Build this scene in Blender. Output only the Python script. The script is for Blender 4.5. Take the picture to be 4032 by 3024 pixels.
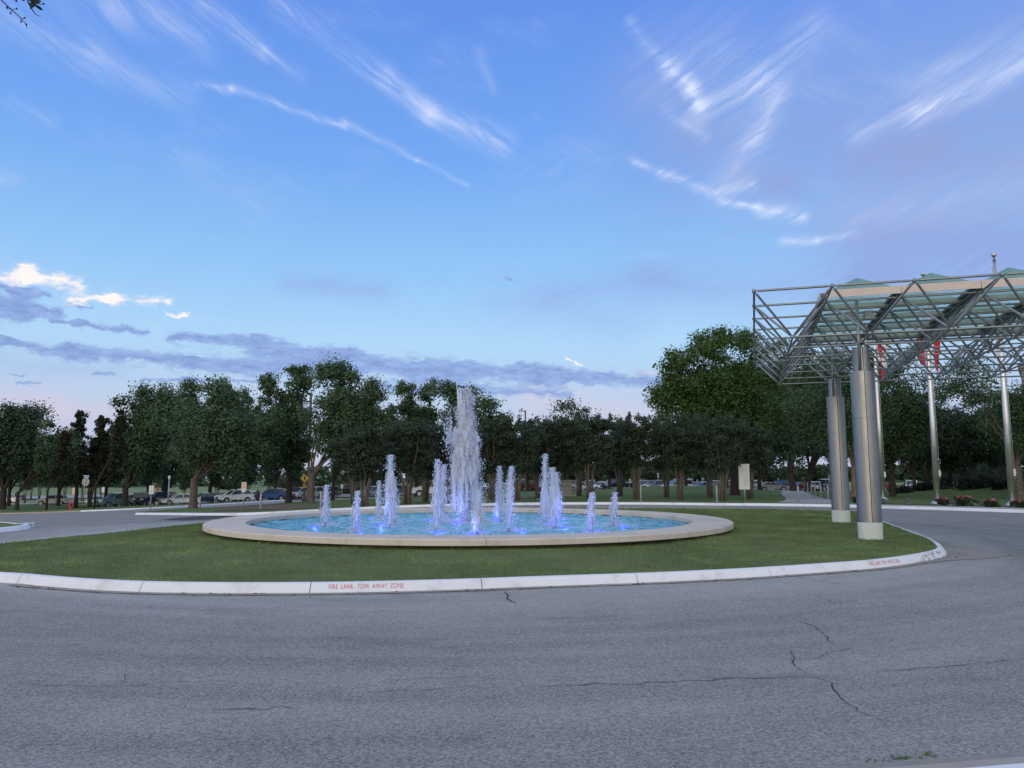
import bpy, bmesh, math, random
import numpy as np
from mathutils import Vector, Matrix, Quaternion, noise as mnoise
from mathutils.geometry import delaunay_2d_cdt

for o in list(bpy.data.objects):
    bpy.data.objects.remove(o)
SC = bpy.context.scene
COL = SC.collection
PI = math.pi
R = math.radians

# ------------------------------------------------------------------ camera
PITCH = R(6.7)
F_PX, CX, CY = 3028.0, 2016.0, 1512.0          # focal length in photo pixels
EYE = 1.6
cam_d = bpy.data.cameras.new('camera')
cam_d.sensor_width = 36.0
cam_d.lens = 36.0 * F_PX / 4032.0
cam_d.clip_start = 0.05
cam_d.clip_end = 6000
cam = bpy.data.objects.new('camera', cam_d)
COL.objects.link(cam)
cam.location = (0, 0, EYE)
cam.rotation_euler = (PI / 2 + PITCH, 0, 0)
SC.camera = cam

# ------------------------------------------------------------------ view
SC.view_settings.view_transform = 'Standard'
SC.view_settings.look = 'None'
SC.view_settings.gamma = 1.0
SC.view_settings.exposure = 0.2
SC.view_settings.use_curve_mapping = False
SC.cycles.max_bounces = 7
SC.cycles.diffuse_bounces = 5
SC.cycles.glossy_bounces = 3
SC.cycles.transmission_bounces = 4
SC.cycles.transparent_max_bounces = 8
SC.cycles.sample_clamp_indirect = 4.0

# ------------------------------------------------------------------ sun (low behind the camera, veiled)
SUN_AZ, SUN_EL = R(198), R(9)
sd = bpy.data.lights.new('sun', 'SUN')
sd.energy = 0.6
sd.angle = R(40)
sd.color = (1.0, 0.86, 0.66)
sun = bpy.data.objects.new('sun', sd)
COL.objects.link(sun)
sv = Vector((math.sin(SUN_AZ) * math.cos(SUN_EL), math.cos(SUN_AZ) * math.cos(SUN_EL), math.sin(SUN_EL)))
sun.rotation_euler = sv.to_track_quat('Z', 'Y').to_euler()

# ------------------------------------------------------------------ node helper
class NT:
    def __init__(s, tree):
        s.t = tree; s.n = tree.nodes; s.l = tree.links
    def new(s, typ, **kw):
        nd = s.n.new(typ)
        for k, v in kw.items():
            setattr(nd, k, v)
        return nd
    def put(s, sock, v):
        if isinstance(v, bpy.types.NodeSocket):
            s.l.new(v, sock)
        elif v is not None:
            if isinstance(v, (tuple, list)) and sock.type == 'RGBA' and len(v) == 3:
                v = (*v, 1)
            sock.default_value = v
    def m(s, op, a, b=None, c=None, clamp=False):
        nd = s.new('ShaderNodeMath', operation=op)
        s.put(nd.inputs[0], a); s.put(nd.inputs[1], b)
        if c is not None: s.put(nd.inputs[2], c)
        if clamp: return s.m('MINIMUM', s.m('MAXIMUM', nd.outputs[0], 0.0), 1.0)
        return nd.outputs[0]
    def v(s, op, a, b=None, scale=None):
        nd = s.new('ShaderNodeVectorMath', operation=op)
        s.put(nd.inputs[0], a)
        if b is not None: s.put(nd.inputs[1], b)
        if scale is not None: s.put(nd.inputs['Scale'], scale)
        return nd.outputs['Value'] if op in ('LENGTH', 'DOT_PRODUCT', 'DISTANCE') else nd.outputs[0]
    def xyz(s, x, y, z=0.0):
        nd = s.new('ShaderNodeCombineXYZ')
        s.put(nd.inputs[0], x); s.put(nd.inputs[1], y); s.put(nd.inputs[2], z)
        return nd.outputs[0]
    def sep(s, a):
        nd = s.new('ShaderNodeSeparateXYZ'); s.put(nd.inputs[0], a)
        return nd.outputs
    def noise(s, vec, scale, detail=4, rough=0.55, dist=0.0, out=0):
        nd = s.new('ShaderNodeTexNoise')
        s.put(nd.inputs['Vector'], vec)
        nd.inputs['Scale'].default_value = scale
        nd.inputs['Detail'].default_value = detail
        nd.inputs['Roughness'].default_value = rough
        nd.inputs['Distortion'].default_value = dist
        return nd.outputs[out]
    def voro(s, vec, scale, feature='F1', out='Distance'):
        nd = s.new('ShaderNodeTexVoronoi', feature=feature)
        s.put(nd.inputs['Vector'], vec)
        nd.inputs['Scale'].default_value = scale
        return nd.outputs[out]
    def ramp(s, f, stops, interp='LINEAR'):
        nd = s.new('ShaderNodeValToRGB')
        cr = nd.color_ramp; cr.interpolation = interp
        while len(cr.elements) < len(stops): cr.elements.new(0.5)
        for e, (p, c) in zip(cr.elements, stops):
            e.position = p
            e.color = (*c, 1) if len(c) == 3 else c
        s.put(nd.inputs[0], f)
        return nd.outputs[0]
    def mix(s, f, a, b, blend='MIX'):
        nd = s.new('ShaderNodeMix', data_type='RGBA', blend_type=blend)
        s.put(nd.inputs[0], f); s.put(nd.inputs[6], a); s.put(nd.inputs[7], b)
        return nd.outputs[2]
    def rng(s, f, a, b, c=0.0, d=1.0, smooth=True):
        nd = s.new('ShaderNodeMapRange', clamp=True)
        if smooth: nd.interpolation_type = 'SMOOTHSTEP'
        s.put(nd.inputs[0], f)
        for i, x in enumerate((a, b, c, d)): nd.inputs[i + 1].default_value = x
        return nd.outputs[0]

# ------------------------------------------------------------------ world: NISHITA sky + blue hour gradient + clouds
def D2ae(x, y):
    """direction (azimuth, elevation) of a point of the 2212 px wide view of the sky"""
    u = (x * 1.8228 - CX) / F_PX; v = (CY - y * 1.8228) / F_PX
    Y = math.cos(PITCH) - v * math.sin(PITCH); Z = math.sin(PITCH) + v * math.cos(PITCH)
    n = math.sqrt(u * u + Y * Y + Z * Z)
    return math.atan2(u, Y), math.asin(Z / n)

world = bpy.data.worlds.new('World')
SC.world = world
world.use_nodes = True
world.cycles.sampling_method = 'MANUAL'
world.cycles.sample_map_resolution = 256
wt = world.node_tree
wt.nodes.clear()
W = NT(wt)
tc = W.new('ShaderNodeTexCoord').outputs['Generated']
dx, dy, dz = W.sep(W.v('NORMALIZE', tc))
az = W.m('ARCTAN2', dx, dy)
el = W.m('ARCSINE', dz)
P0 = W.xyz(az, el)
n1 = W.noise(W.v('MULTIPLY', P0, (1, 2.0, 1)), 9, 4, 0.6, out=1)
P = W.v('ADD', P0, W.v('SCALE', W.v('SUBTRACT', n1, (0.5, 0.5, 0.5)), scale=0.020))
P = W.v('MULTIPLY', P, (1, 1, 0))
nf = W.noise(W.v('MULTIPLY', P0, (1, 1.7, 1)), 42, 4, 0.65, out=1)
PB = W.v('MULTIPLY', W.v('ADD', P, W.v('SCALE', W.v('SUBTRACT', nf, (0.5, 0.5, 0.5)), scale=0.022)), (1, 1, 0))

def capsules(P, items, edge=1.0):
    acc = None
    for (x0, y0, x1, y1, w, I) in items:
        A = Vector(D2ae(x0, y0)); B = Vector(D2ae(x1, y1))
        ab = B - A; L2 = max(ab.length_squared, 1e-9)
        rel = W.v('SUBTRACT', P, (A.x, A.y, 0))
        t = W.m('MULTIPLY', W.v('DOT_PRODUCT', rel, (ab.x / L2, ab.y / L2, 0)), 1.0, clamp=True)
        q = W.v('SCALE', (ab.x, ab.y, 0), scale=t)
        d = W.v('DISTANCE', rel, q)
        g = W.m('MULTIPLY_ADD', d, -1.0 / (w / 1661.0 * 1.9), 1.0, clamp=True)
        g = W.m('MULTIPLY', W.m('MULTIPLY', g, g), I)
        acc = g if acc is None else W.m('ADD', acc, g)
    return acc

CL = [(430,178,500,192,8,.5),(500,186,745,272,8,.4),(745,262,900,345,9,.35),(900,345,1015,400,6,.5),
    (440,10,570,110,20,.36),(570,110,660,165,12,.25),(600,0,830,175,26,.30),(830,172,930,245,22,.50),(930,245,1090,308,27,.5),
    (-60,0,200,120,34,.18),(200,120,400,205,26,.2),(250,0,430,80,40,.2),(-20,508,130,548,12,.3),(-40,384,40,388,14,.3),(1040,120,1060,200,14,.13),
    (20,225,110,265,20,.15)]
CR = [(1360,50,1440,150,14,.26),(1440,138,1498,190,18,.55),(1488,178,1516,236,18,.60),(1518,234,1640,178,34,.40),
    (1640,178,1760,60,44,.26),(1630,300,1685,205,26,.40),(1560,400,1630,300,46,.26),(1365,348,1425,372,8,.5),(1425,372,1530,408,11,.5),
    (1548,412,1625,397,13,.42),(1555,430,1640,448,8,.6),(1640,452,1730,466,16,.6),(1690,522,1765,520,10,.62),(1765,520,1850,505,8,.3),
    (1850,292,1980,246,22,.34),(1980,246,2260,112,27,.60),(1960,175,2212,80,24,.2),(1900,230,2060,150,20,.13),(1440,240,1520,290,16,.3),
    (1450,140,1560,110,80,.16),(1120,380,1260,370,70,.10),(1850,470,2212,400,50,.18),(1400,562,1640,572,14,.12)]
PUFF = [(-60,602,60,590,20,1.25),(60,590,170,608,18,1.2),(150,642,250,640,12,1.25),(250,640,370,648,17,1.25),(360,680,408,678,7,1.4),
    (1222,772,1256,788,5,1.4),(60,600,240,640,26,.35)]
BANK = [(-200,700,0,730,14,1.3),(0,730,150,757,12,1.4),(150,757,420,780,18,1.3),(370,728,560,745,13,1.4),(560,748,760,770,24,1.4),
    (420,782,760,800,20,1.3),(700,775,1000,806,26,1.4),(900,800,1200,812,24,1.4),(1130,806,1425,820,18,1.5),(-60,655,40,660,26,1.5),(40,664,130,674,12,1.3),
    (-20,613,60,622,7,1.3),(30,632,105,634,8,1.4),(165,697,320,716,8,1.3),(110,690,190,690,5,1.3),(310,822,600,815,4,1.1),(800,835,1230,850,12,1.0),
    (1090,606,1106,606,6,1.0),(150,652,200,658,5,1.0),(30,806,60,806,4,1.0),(40,826,90,824,4,1.0),(200,808,250,810,4,1.0)]
VEIL_H = [(1500,300,2300,180,210,.62),(1850,360,2010,318,44,.5),(1600,385,1700,398,44,.5),(2000,340,2300,360,90,.45),(1900,500,2400,540,90,.40),(1850,520,2400,520,120,.60),(1380,180,1500,240,90,.25)]
VEIL_L = [(1180,640,1420,595,44,.46),(1400,605,1900,640,60,.48),(620,612,830,626,26,.48),(1080,650,1350,700,60,.28),(1900,590,2400,620,80,.55),(0,780,260,800,30,.25),(1500,300,2300,180,210,.62),(1900,500,2400,540,90,.40),(1850,520,2400,520,120,.60)]
PINK = [(-200,850,120,865,30,.38),(100,885,280,885,20,.32),(-100,900,900,960,60,.22),(1150,860,1420,915,50,.42),(1380,801,1430,806,5,.7)]

def streaky(ang, f1, f2, seed):
    ca, sa = math.cos(ang), math.sin(ang)
    a = W.v('DOT_PRODUCT', P, (ca * f1, sa * f1, 0)); b = W.v('DOT_PRODUCT', P, (-sa * f2, ca * f2, 0))
    return W.noise(W.xyz(a, b, seed), 1.0, 7, 0.70, 0.9)
sL = streaky(R(-30), 6, 66, 1.3)
sR = streaky(R(26), 7, 66, 4.1)
blot = W.noise(W.v('MULTIPLY', P0, (1, 2.8, 1)), 44, 7, 0.68)
tL = W.rng(sL, 0.30, 0.72, 0.10, 1.5); tR = W.rng(sR, 0.30, 0.72, 0.12, 1.5)
wide = W.rng(W.noise(W.v('MULTIPLY', P, (1.0, 2.2, 1)), 3.2, 5, 0.6), 0.50, 0.80, 0.0, 0.26)

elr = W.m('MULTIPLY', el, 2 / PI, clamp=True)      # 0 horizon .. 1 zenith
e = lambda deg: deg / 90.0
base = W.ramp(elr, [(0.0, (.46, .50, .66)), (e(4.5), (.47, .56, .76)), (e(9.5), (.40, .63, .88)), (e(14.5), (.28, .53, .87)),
                    (e(22.5), (.165, .37, .83)), (e(33), (.115, .265, .77)), (e(48), (.40, .49, .70)), (1.0, (.80, .84, .82))])  # pale overhead stops added to lift the light on level surfaces
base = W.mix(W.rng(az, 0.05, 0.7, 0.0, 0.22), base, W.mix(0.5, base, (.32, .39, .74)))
# dusk glow behind the camera, made taller and brighter to light the ground
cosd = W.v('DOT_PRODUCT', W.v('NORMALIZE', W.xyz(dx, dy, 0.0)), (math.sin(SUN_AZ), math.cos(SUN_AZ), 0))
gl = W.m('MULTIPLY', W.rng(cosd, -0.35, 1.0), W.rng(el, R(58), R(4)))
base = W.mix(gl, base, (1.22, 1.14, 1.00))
base = W.mix(W.m('MULTIPLY', wide, tL), base, (.66, .72, .92))
base = W.mix(W.rng(el, R(-1), R(-6)), base, (.10, .11, .10))      # below the horizon: the colour of ground
def cl01(x): return W.m('MINIMUM', x, 1.0)
# high part of the view: cirrus
hi = W.mix(cl01(W.m('MULTIPLY', capsules(P, VEIL_H), W.rng(sR, .2, .8, .6, 1.25))), base, (.275, .355, .665))
cir = W.m('ADD', W.m('MULTIPLY', capsules(P, CL), tL), W.m('MULTIPLY', capsules(P, CR), tR))
hi = W.mix(cl01(W.m('MULTIPLY', cir, 0.95)), hi, (.66, .74, .97))
# low part of the view: grey blue bank, white puffs, pink horizon
lo = W.mix(cl01(W.m('MULTIPLY', capsules(P, VEIL_L), W.rng(sR, .2, .8, .6, 1.25))), base, (.265, .37, .71))
lo = W.mix(cl01(capsules(P, PINK)), lo, (.66, .55, .66))
bankd = W.rng(W.m('ADD', capsules(PB, BANK), W.m('MULTIPLY_ADD', blot, 2.2, -1.12)), 0.12, 0.95)
puffd = W.rng(W.m('ADD', capsules(PB, PUFF), W.m('MULTIPLY_ADD', blot, 2.6, -1.55)), 0.10, 1.25)
lo = W.mix(W.m('MULTIPLY', bankd, 0.92), lo, W.mix(W.rng(blot, .3, .7), (.175, .265, .57), (.30, .42, .76)))
lo = W.mix(puffd, lo, W.mix(puffd, (.70, .72, .86), (.98, .89, .86)))
sky = W.new('ShaderNodeTexSky', sky_type='NISHITA')
sky.sun_disc = False
sky.sun_elevation = SUN_EL
sky.sun_rotation = SUN_AZ
sky.air_density = 1.2; sky.dust_density = 1.0; sky.ozone_density = 3.0
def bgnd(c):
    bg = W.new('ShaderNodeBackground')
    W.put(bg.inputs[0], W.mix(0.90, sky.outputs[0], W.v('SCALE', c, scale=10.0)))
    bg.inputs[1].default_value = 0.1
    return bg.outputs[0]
def mixs(f, a, b):
    nd = W.new('ShaderNodeMixShader'); W.put(nd.inputs[0], f); W.l.new(a, nd.inputs[1]); W.l.new(b, nd.inputs[2]); return nd.outputs[0]
# the cloud drawing is only evaluated where those clouds are (keeps bounced light cheap)
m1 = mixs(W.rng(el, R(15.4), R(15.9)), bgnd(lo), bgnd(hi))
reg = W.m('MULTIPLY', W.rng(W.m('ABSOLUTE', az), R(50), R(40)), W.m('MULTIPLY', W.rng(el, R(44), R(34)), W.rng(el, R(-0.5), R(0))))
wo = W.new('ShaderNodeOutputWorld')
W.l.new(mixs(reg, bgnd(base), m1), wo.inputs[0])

# ------------------------------------------------------------------ object helpers
def link(o, parent=None):
    COL.objects.link(o)
    if parent is not None: o.parent = parent
    return o
def tag(o, label=None, cat=None, group=None, kind=None):
    if label: o['label'] = label
    if cat: o['category'] = cat
    if group: o['group'] = group
    if kind: o['kind'] = kind
    return o
def empty(name, loc=(0, 0, 0), rz=0.0, label=None, cat=None, group=None, kind=None):
    o = bpy.data.objects.new(name, None)
    o.empty_display_size = 0.3
    o.location = loc; o.rotation_euler = (0, 0, rz)
    link(o)
    return tag(o, label, cat, group, kind)
def copy_tree(o, parent=None):
    c_ = o.copy(); link(c_, parent)
    for ch in list(o.children): copy_tree(ch, c_)
    return c_

class MB:
    """collects shapes, builds ONE mesh object"""
    def __init__(s): s.v = []; s.f = []; s.mi = []; s.sm = []; s.cur = 0
    def add(s, vs, fs, smooth=False):
        b = len(s.v); s.v += [tuple(p) for p in vs]
        for f in fs: s.f.append([b + i for i in f]); s.mi.append(s.cur); s.sm.append(smooth)
        return s
    def box(s, x0, y0, z0, x1, y1, z1, M=None):
        vs = [(x0,y0,z0),(x1,y0,z0),(x1,y1,z0),(x0,y1,z0),(x0,y0,z1),(x1,y0,z1),(x1,y1,z1),(x0,y1,z1)]
        if M is not None: vs = [M @ Vector(p) for p in vs]
        return s.add(vs, [(0,3,2,1),(4,5,6,7),(0,1,5,4),(1,2,6,5),(2,3,7,6),(3,0,4,7)])
    def tube(s, pts, rad, n=8, caps=True, smooth=True):
        pts = [Vector(p) for p in pts]
        if not hasattr(rad, '__len__'): rad = [rad] * len(pts)
        vs = []; fs = []
        prev = None
        for i, p in enumerate(pts):
            d = (pts[min(i + 1, len(pts) - 1)] - pts[max(i - 1, 0)])
            if d.length < 1e-9: d = Vector((0, 0, 1))
            d.normalize()
            ax = prev if prev is not None else (Vector((1, 0, 0)) if abs(d.x) < 0.9 else Vector((0, 1, 0)))
            ax = (ax - d * ax.dot(d)).normalized(); prev = ax
            ay = d.cross(ax)
            for k in range(n):
                a = 2 * PI * k / n
                vs.append(p + (ax * math.cos(a) + ay * math.sin(a)) * rad[i])
        for i in range(len(pts) - 1):
            for k in range(n):
                k2 = (k + 1) % n
                fs.append((i*n+k, i*n+k2, (i+1)*n+k2, (i+1)*n+k))
        s.add(vs, fs, smooth)
        if caps:
            b = len(s.v) - len(vs)
            s.f.append([b + k for k in range(n)][::-1]); s.mi.append(s.cur); s.sm.append(False)
            s.f.append([b + (len(pts)-1)*n + k for k in range(n)]); s.mi.append(s.cur); s.sm.append(False)
        return s
    def lathe(s, prof, n=24, c=(0, 0, 0), smooth=True, a0=0.0, a1=2*PI):
        full = abs(a1 - a0 - 2*PI) < 1e-6
        m = n if full else n + 1
        vs = []; fs = []
        for (r, z) in prof:
            for k in range(m):
                a = a0 + (a1 - a0) * k / n
                vs.append((c[0] + r*math.cos(a), c[1] + r*math.sin(a), c[2] + z))
        for i in range(len(prof) - 1):
            for k in range(n):
                k2 = (k + 1) % m if full else k + 1
                fs.append((i*m+k, i*m+k2, (i+1)*m+k2, (i+1)*m+k))
        return s.add(vs, fs, smooth)
    def prism(s, poly, y0, y1, M=None, inset=0.0):
        """poly in x,z extruded along y"""
        n = len(poly)
        cx = sum(p[0] for p in poly) / n; cz = sum(p[1] for p in poly) / n
        vs = [(p[0], y0, p[1]) for p in poly] + [(p[0], y1, p[1]) for p in poly]
        if M is not None: vs = [M @ Vector(p) for p in vs]
        fs = [(i, (i+1) % n, n + (i+1) % n, n + i) for i in range(n)]
        fs += [list(range(n))[::-1], list(range(n, 2*n))]
        return s.add(vs, fs)
    def ball(s, c, r, n=8, sz=1.0):
        prof = [(max(1e-4, r*math.sin(PI*i/(n//2+1))), -sz*r*math.cos(PI*i/(n//2+1))) for i in range(n//2+2)]
        return s.lathe(prof, n, c)
    def mesh(s, name, mats):
        me = bpy.data.meshes.new(name)
        me.from_pydata(s.v, [], s.f)
        for m_ in (mats if isinstance(mats, (list, tuple)) else [mats]): me.materials.append(m_)
        me.polygons.foreach_set('material_index', s.mi)
        me.polygons.foreach_set('use_smooth', s.sm)
        me.update()
        return me
    def build(s, name, mats, parent=None, loc=None, label=None):
        o = bpy.data.objects.new(name, s.mesh(name, mats))
        if loc is not None: o.location = loc
        if label: o['label'] = label
        return link(o, parent)

def np_mesh(name, V, Fq, mat, attr=None, smooth=False):
    """V (n,3), Fq (m,k) arrays; attr: float per vertex 'tint'"""
    me = bpy.data.meshes.new(name)
    V = np.asarray(V, np.float32); Fq = np.asarray(Fq, np.int32)
    k = Fq.shape[1]
    me.vertices.add(len(V)); me.vertices.foreach_set('co', V.ravel())
    me.loops.add(Fq.size); me.loops.foreach_set('vertex_index', Fq.ravel())
    me.polygons.add(len(Fq))
    me.polygons.foreach_set('loop_start', np.arange(0, Fq.size, k, dtype=np.int32))
    me.polygons.foreach_set('loop_total', np.full(len(Fq), k, np.int32))
    if smooth: me.polygons.foreach_set('use_smooth', np.ones(len(Fq), bool))
    if attr is not None:
        a = me.attributes.new('tint', 'FLOAT', 'POINT')
        a.data.foreach_set('value', np.asarray(attr, np.float32))
    me.materials.append(mat)
    me.update(calc_edges=True)
    return me

# ------------------------------------------------------------------ terrain
def sstep(t):
    t = min(1.0, max(0.0, t)); return t * t * (3 - 2 * t)
def Z(x, y):
    z = -0.04 * min(60.0, max(0.0, -(x + 3))) * sstep((y - 22) / 16)
    z -= 0.011 * min(180.0, max(0.0, y - 35))
    z += 0.80 * math.exp(-((x - 18) / 9.5) ** 2 - ((y - 84) / 13) ** 2)
    z += 0.95 * math.exp(-((x - 44) / 12) ** 2 - ((y - 66) / 12) ** 2)
    z += 0.055 * sstep((9.6 - math.hypot(x + 1.11, y - 22.0)) / 2.3)
    return z
def ray(px, py):
    u = (px - CX) / F_PX; v = (CY - py) / F_PX
    return Vector((u, math.cos(PITCH) - v * math.sin(PITCH), math.sin(PITCH) + v * math.cos(PITCH)))
def at(px, py, dz=0.0):
    """ground point seen at photo pixel (px, py), dz above the terrain"""
    d = ray(px, py); t = 2.0; prev = 2.0
    while t < 600:
        if EYE + t * d.z < Z(t * d.x, t * d.y) + dz: break
        prev = t; t *= 1.03
    a, b = prev, t
    for _ in range(30):
        m_ = (a + b) / 2
        if EYE + m_ * d.z < Z(m_ * d.x, m_ * d.y) + dz: b = m_
        else: a = m_
    return Vector((b * d.x, b * d.y, Z(b * d.x, b * d.y) + dz))
def deep(px, depth, dz=0.0):
    """ground point at a given depth in the direction of photo column px"""
    x = (px - CX) / F_PX * depth * 0.992
    return Vector((x, depth, Z(x, depth) + dz))
def zat(py, depth):
    d = ray(2016, py)
    return EYE + depth * d.z / d.y
# ------------------------------------------------------------------ materials
def mat(name):
    m_ = bpy.data.materials.new(name); m_.use_nodes = True
    t = m_.node_tree; t.nodes.clear()
    N = NT(t)
    out = N.new('ShaderNodeOutputMaterial')
    return m_, N, out
def pbr(N, out, base, rough=0.6, metal=0.0, spec=0.5, normal=None, emis=None, estr=0.0, coat=0.0):
    b = N.new('ShaderNodeBsdfPrincipled')
    N.put(b.inputs['Base Color'], base)
    N.put(b.inputs['Roughness'], rough)
    b.inputs['Metallic'].default_value = metal
    b.inputs['Specular IOR Level'].default_value = spec
    b.inputs['Coat Weight'].default_value = coat
    if normal is not None: N.l.new(normal, b.inputs['Normal'])
    if emis is not None:
        N.put(b.inputs['Emission Color'], emis); b.inputs['Emission Strength'].default_value = estr
    N.l.new(b.outputs[0], out.inputs[0])
    return b
def bump(N, h, strength=0.3, dist=0.02):
    nd = N.new('ShaderNodeBump')
    nd.inputs['Strength'].default_value = strength; nd.inputs['Distance'].default_value = dist
    N.put(nd.inputs['Height'], h)
    return nd.outputs[0]
def simple(name, col, rough=0.6, metal=0.0, var=0.12, scale=6.0, spec=0.5, coat=0.0, bmp=0.0):
    m_, N, out = mat(name)
    co = N.new('ShaderNodeTexCoord').outputs['Object']
    n = N.noise(co, scale, 4, 0.6)
    f = N.rng(n, 0.3, 0.7, 1 - var, 1 + var)
    base = N.v('SCALE', col, scale=f)
    pbr(N, out, base, rough, metal, spec, bump(N, n, bmp, 0.01) if bmp else None, coat=coat)
    return m_

FC = Vector((-1.11, 22.0, 0))         # centre of the fountain
def mk_asphalt(name, lo, hi, rings=True):
    m_, N, out = mat(name)
    co = N.new('ShaderNodeNewGeometry').outputs['Position']
    p2 = N.v('MULTIPLY', co, (1, 1, 0))
    st = N.voro(p2, 78, out='Color'); st = N.sep(st)[0]
    st2 = N.noise(p2, 34, 3, 0.7)
    mid = N.noise(p2, 1.6, 5, 0.6)
    big = N.noise(p2, 0.22, 4, 0.55)
    f = N.m('ADD', N.m('MULTIPLY_ADD', st, 0.80, -0.09), N.m('MULTIPLY_ADD', st2, 0.85, -0.15))
    f = N.m('ADD', f, N.m('MULTIPLY', mid, 0.38))
    f = N.m('ADD', f, N.m('MULTIPLY', big, 0.45))
    if rings:
        rel = N.v('SUBTRACT', p2, (FC.x, FC.y, 0)); rx, ry, rz_ = N.sep(rel)
        r = N.v('LENGTH', rel); th = N.m('ARCTAN2', ry, rx)
        bands = N.noise(N.xyz(N.m('MULTIPLY', r, 1.5), N.m('MULTIPLY', th, 2.2), 3.0), 1.0, 4, 0.6)
        f = N.m('ADD', f, N.m('MULTIPLY_ADD', bands, 0.95, -0.47))
        kerb_pale = N.rng(r, 14.2, 11.4, 0.0, 0.34)  # asphalt turns paler towards the island kerb
        f = N.m('ADD', f, kerb_pale)
    base = N.ramp(N.m('MULTIPLY_ADD', f, 0.62, -0.20), [(0.0, lo), (0.5, tuple((a+b)/2 for a, b in zip(lo, hi))), (1.0, hi)])
    stain = N.rng(N.noise(N.v('MULTIPLY', p2, (0.8, 1.6, 1)), 0.55, 5, 0.62), 0.58, 0.72, 0.0, 0.32)
    base = N.mix(stain, base, tuple(x * 0.55 for x in lo))
    pbr(N, out, base, 0.88, normal=bump(N, N.m('ADD', st, st2), 0.9, 0.014), spec=0.35)
    return m_
M = {}
M['asphalt'] = mk_asphalt('asphalt', (.108, .108, .105), (.60, .575, .545))
M['asphalt_far'] = mk_asphalt('lot_asphalt', (.13, .125, .12), (.30, .285, .275), False)
M['asphalt_patch'] = mk_asphalt('dark_asphalt', (.05, .05, .052), (.13, .125, .125), False)
M['crack'] = simple('crack', (.035, .033, .032), 0.95)
def mk_concrete(name, col, dirt=0.35, joint=0.0):
    m_, N, out = mat(name)
    co = N.new('ShaderNodeNewGeometry').outputs['Position']
    a = N.noise(co, 1.3, 6, 0.6); b = N.noise(co, 38, 3, 0.6)
    s_ = N.noise(N.v('MULTIPLY', co, (3, 3, .5)), 2.5, 4, 0.6)
    f = N.m('ADD', N.m('MULTIPLY', a, 0.6), N.m('ADD', N.m('MULTIPLY', b, 0.25), N.m('MULTIPLY', s_, 0.25)))
    base = N.ramp(f, [(0.30, tuple(x * (1 - dirt) for x in col)), (0.55, col), (0.8, tuple(x * 1.12 for x in col))])
    pbr(N, out, base, 0.85, normal=bump(N, b, 0.25, 0.006), spec=0.3)
    return m_
M['rim'] = mk_concrete('cast_stone', (.64, .565, .49), 0.36)
M['pedestal'] = mk_concrete('pedestal_concrete', (.16, .14, .12), 0.5)  # shade of the recess under the rim put into this dark colour
M['gutter'] = mk_concrete('gutter_concrete', (.33, .30, .27), 0.35)
M['tan_kerb'] = mk_concrete('tan_kerb', (.42, .33, .27), 0.4)
M['walk'] = mk_concrete('walk_concrete', (.42, .37, .33), 0.25)
M['walk_far'] = mk_concrete('path_concrete', (.36, .34, .34), 0.25)
M['footing'] = mk_concrete('footing_concrete', (.60, .64, .59), 0.22)
def mk_paint():
    m_, N, out = mat('white_kerb_paint')
    co = N.new('ShaderNodeNewGeometry').outputs['Position']
    a = N.noise(co, 2.2, 5, 0.62); g = N.noise(co, 26, 4, 0.65)
    d = N.rng(a, 0.50, 0.74, 0, .75)
    base = N.mix(d, (.83, .83, .86), (.60, .58, .57))
    # worn places at the nose of the island and a scuff on the left
    tip = N.rng(N.v('DISTANCE', co, (8.2, 15.0, 0.05)), 0.35, 1.5, 1.0, 0.0)
    scuff = N.rng(N.v('DISTANCE', co, (-5.15, 11.15, 0.13)), 0.02, 0.19, 1.0, 0.0)
    w = N.m('MULTIPLY', tip, N.rng(N.noise(N.v('MULTIPLY', co, (1, 1, 3)), 6, 5, .65), 0.50, 0.62))
    w = N.m('MAXIMUM', w, N.m('MULTIPLY', scuff, 1.3, clamp=True))
    chips = N.rng(g, 0.70, 0.76, 0, .6)
    w = N.m('MAXIMUM', w, N.m('MULTIPLY', chips, N.rng(a, .45, .7)))
    base = N.mix(w, base, (.30, .28, .265))
    pbr(N, out, base, 0.55, normal=bump(N, g, 0.18, 0.006), spec=0.4)
    return m_
M['paint'] = mk_paint()
M['red_letter'] = simple('red_stencil_paint', (.62, .05, .06), 0.6, var=0.35, scale=40)
M['red_letter_faded'] = simple('faded_red_stencil_paint', (.60, .20, .22), 0.6, var=0.3, scale=40)

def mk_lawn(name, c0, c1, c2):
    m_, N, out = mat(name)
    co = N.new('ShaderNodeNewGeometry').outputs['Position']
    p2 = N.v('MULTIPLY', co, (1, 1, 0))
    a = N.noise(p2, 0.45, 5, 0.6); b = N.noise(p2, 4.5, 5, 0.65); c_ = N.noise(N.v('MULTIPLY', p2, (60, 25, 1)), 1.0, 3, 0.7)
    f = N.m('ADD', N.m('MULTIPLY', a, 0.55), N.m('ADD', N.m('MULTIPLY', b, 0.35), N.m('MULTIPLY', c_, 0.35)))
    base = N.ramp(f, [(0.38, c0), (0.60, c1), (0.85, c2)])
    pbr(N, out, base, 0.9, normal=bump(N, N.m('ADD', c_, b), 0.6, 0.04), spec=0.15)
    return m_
M['lawn'] = mk_lawn('lawn', (.07, .102, .04), (.15, .19, .075), (.23, .25, .125))
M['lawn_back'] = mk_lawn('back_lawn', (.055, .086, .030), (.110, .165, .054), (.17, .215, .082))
M['field'] = mk_lawn('field', (.13, .17, .075), (.20, .25, .11), (.27, .31, .15))
M['soil'] = mk_concrete('bare_soil', (.15, .105, .075), 0.45)
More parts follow.
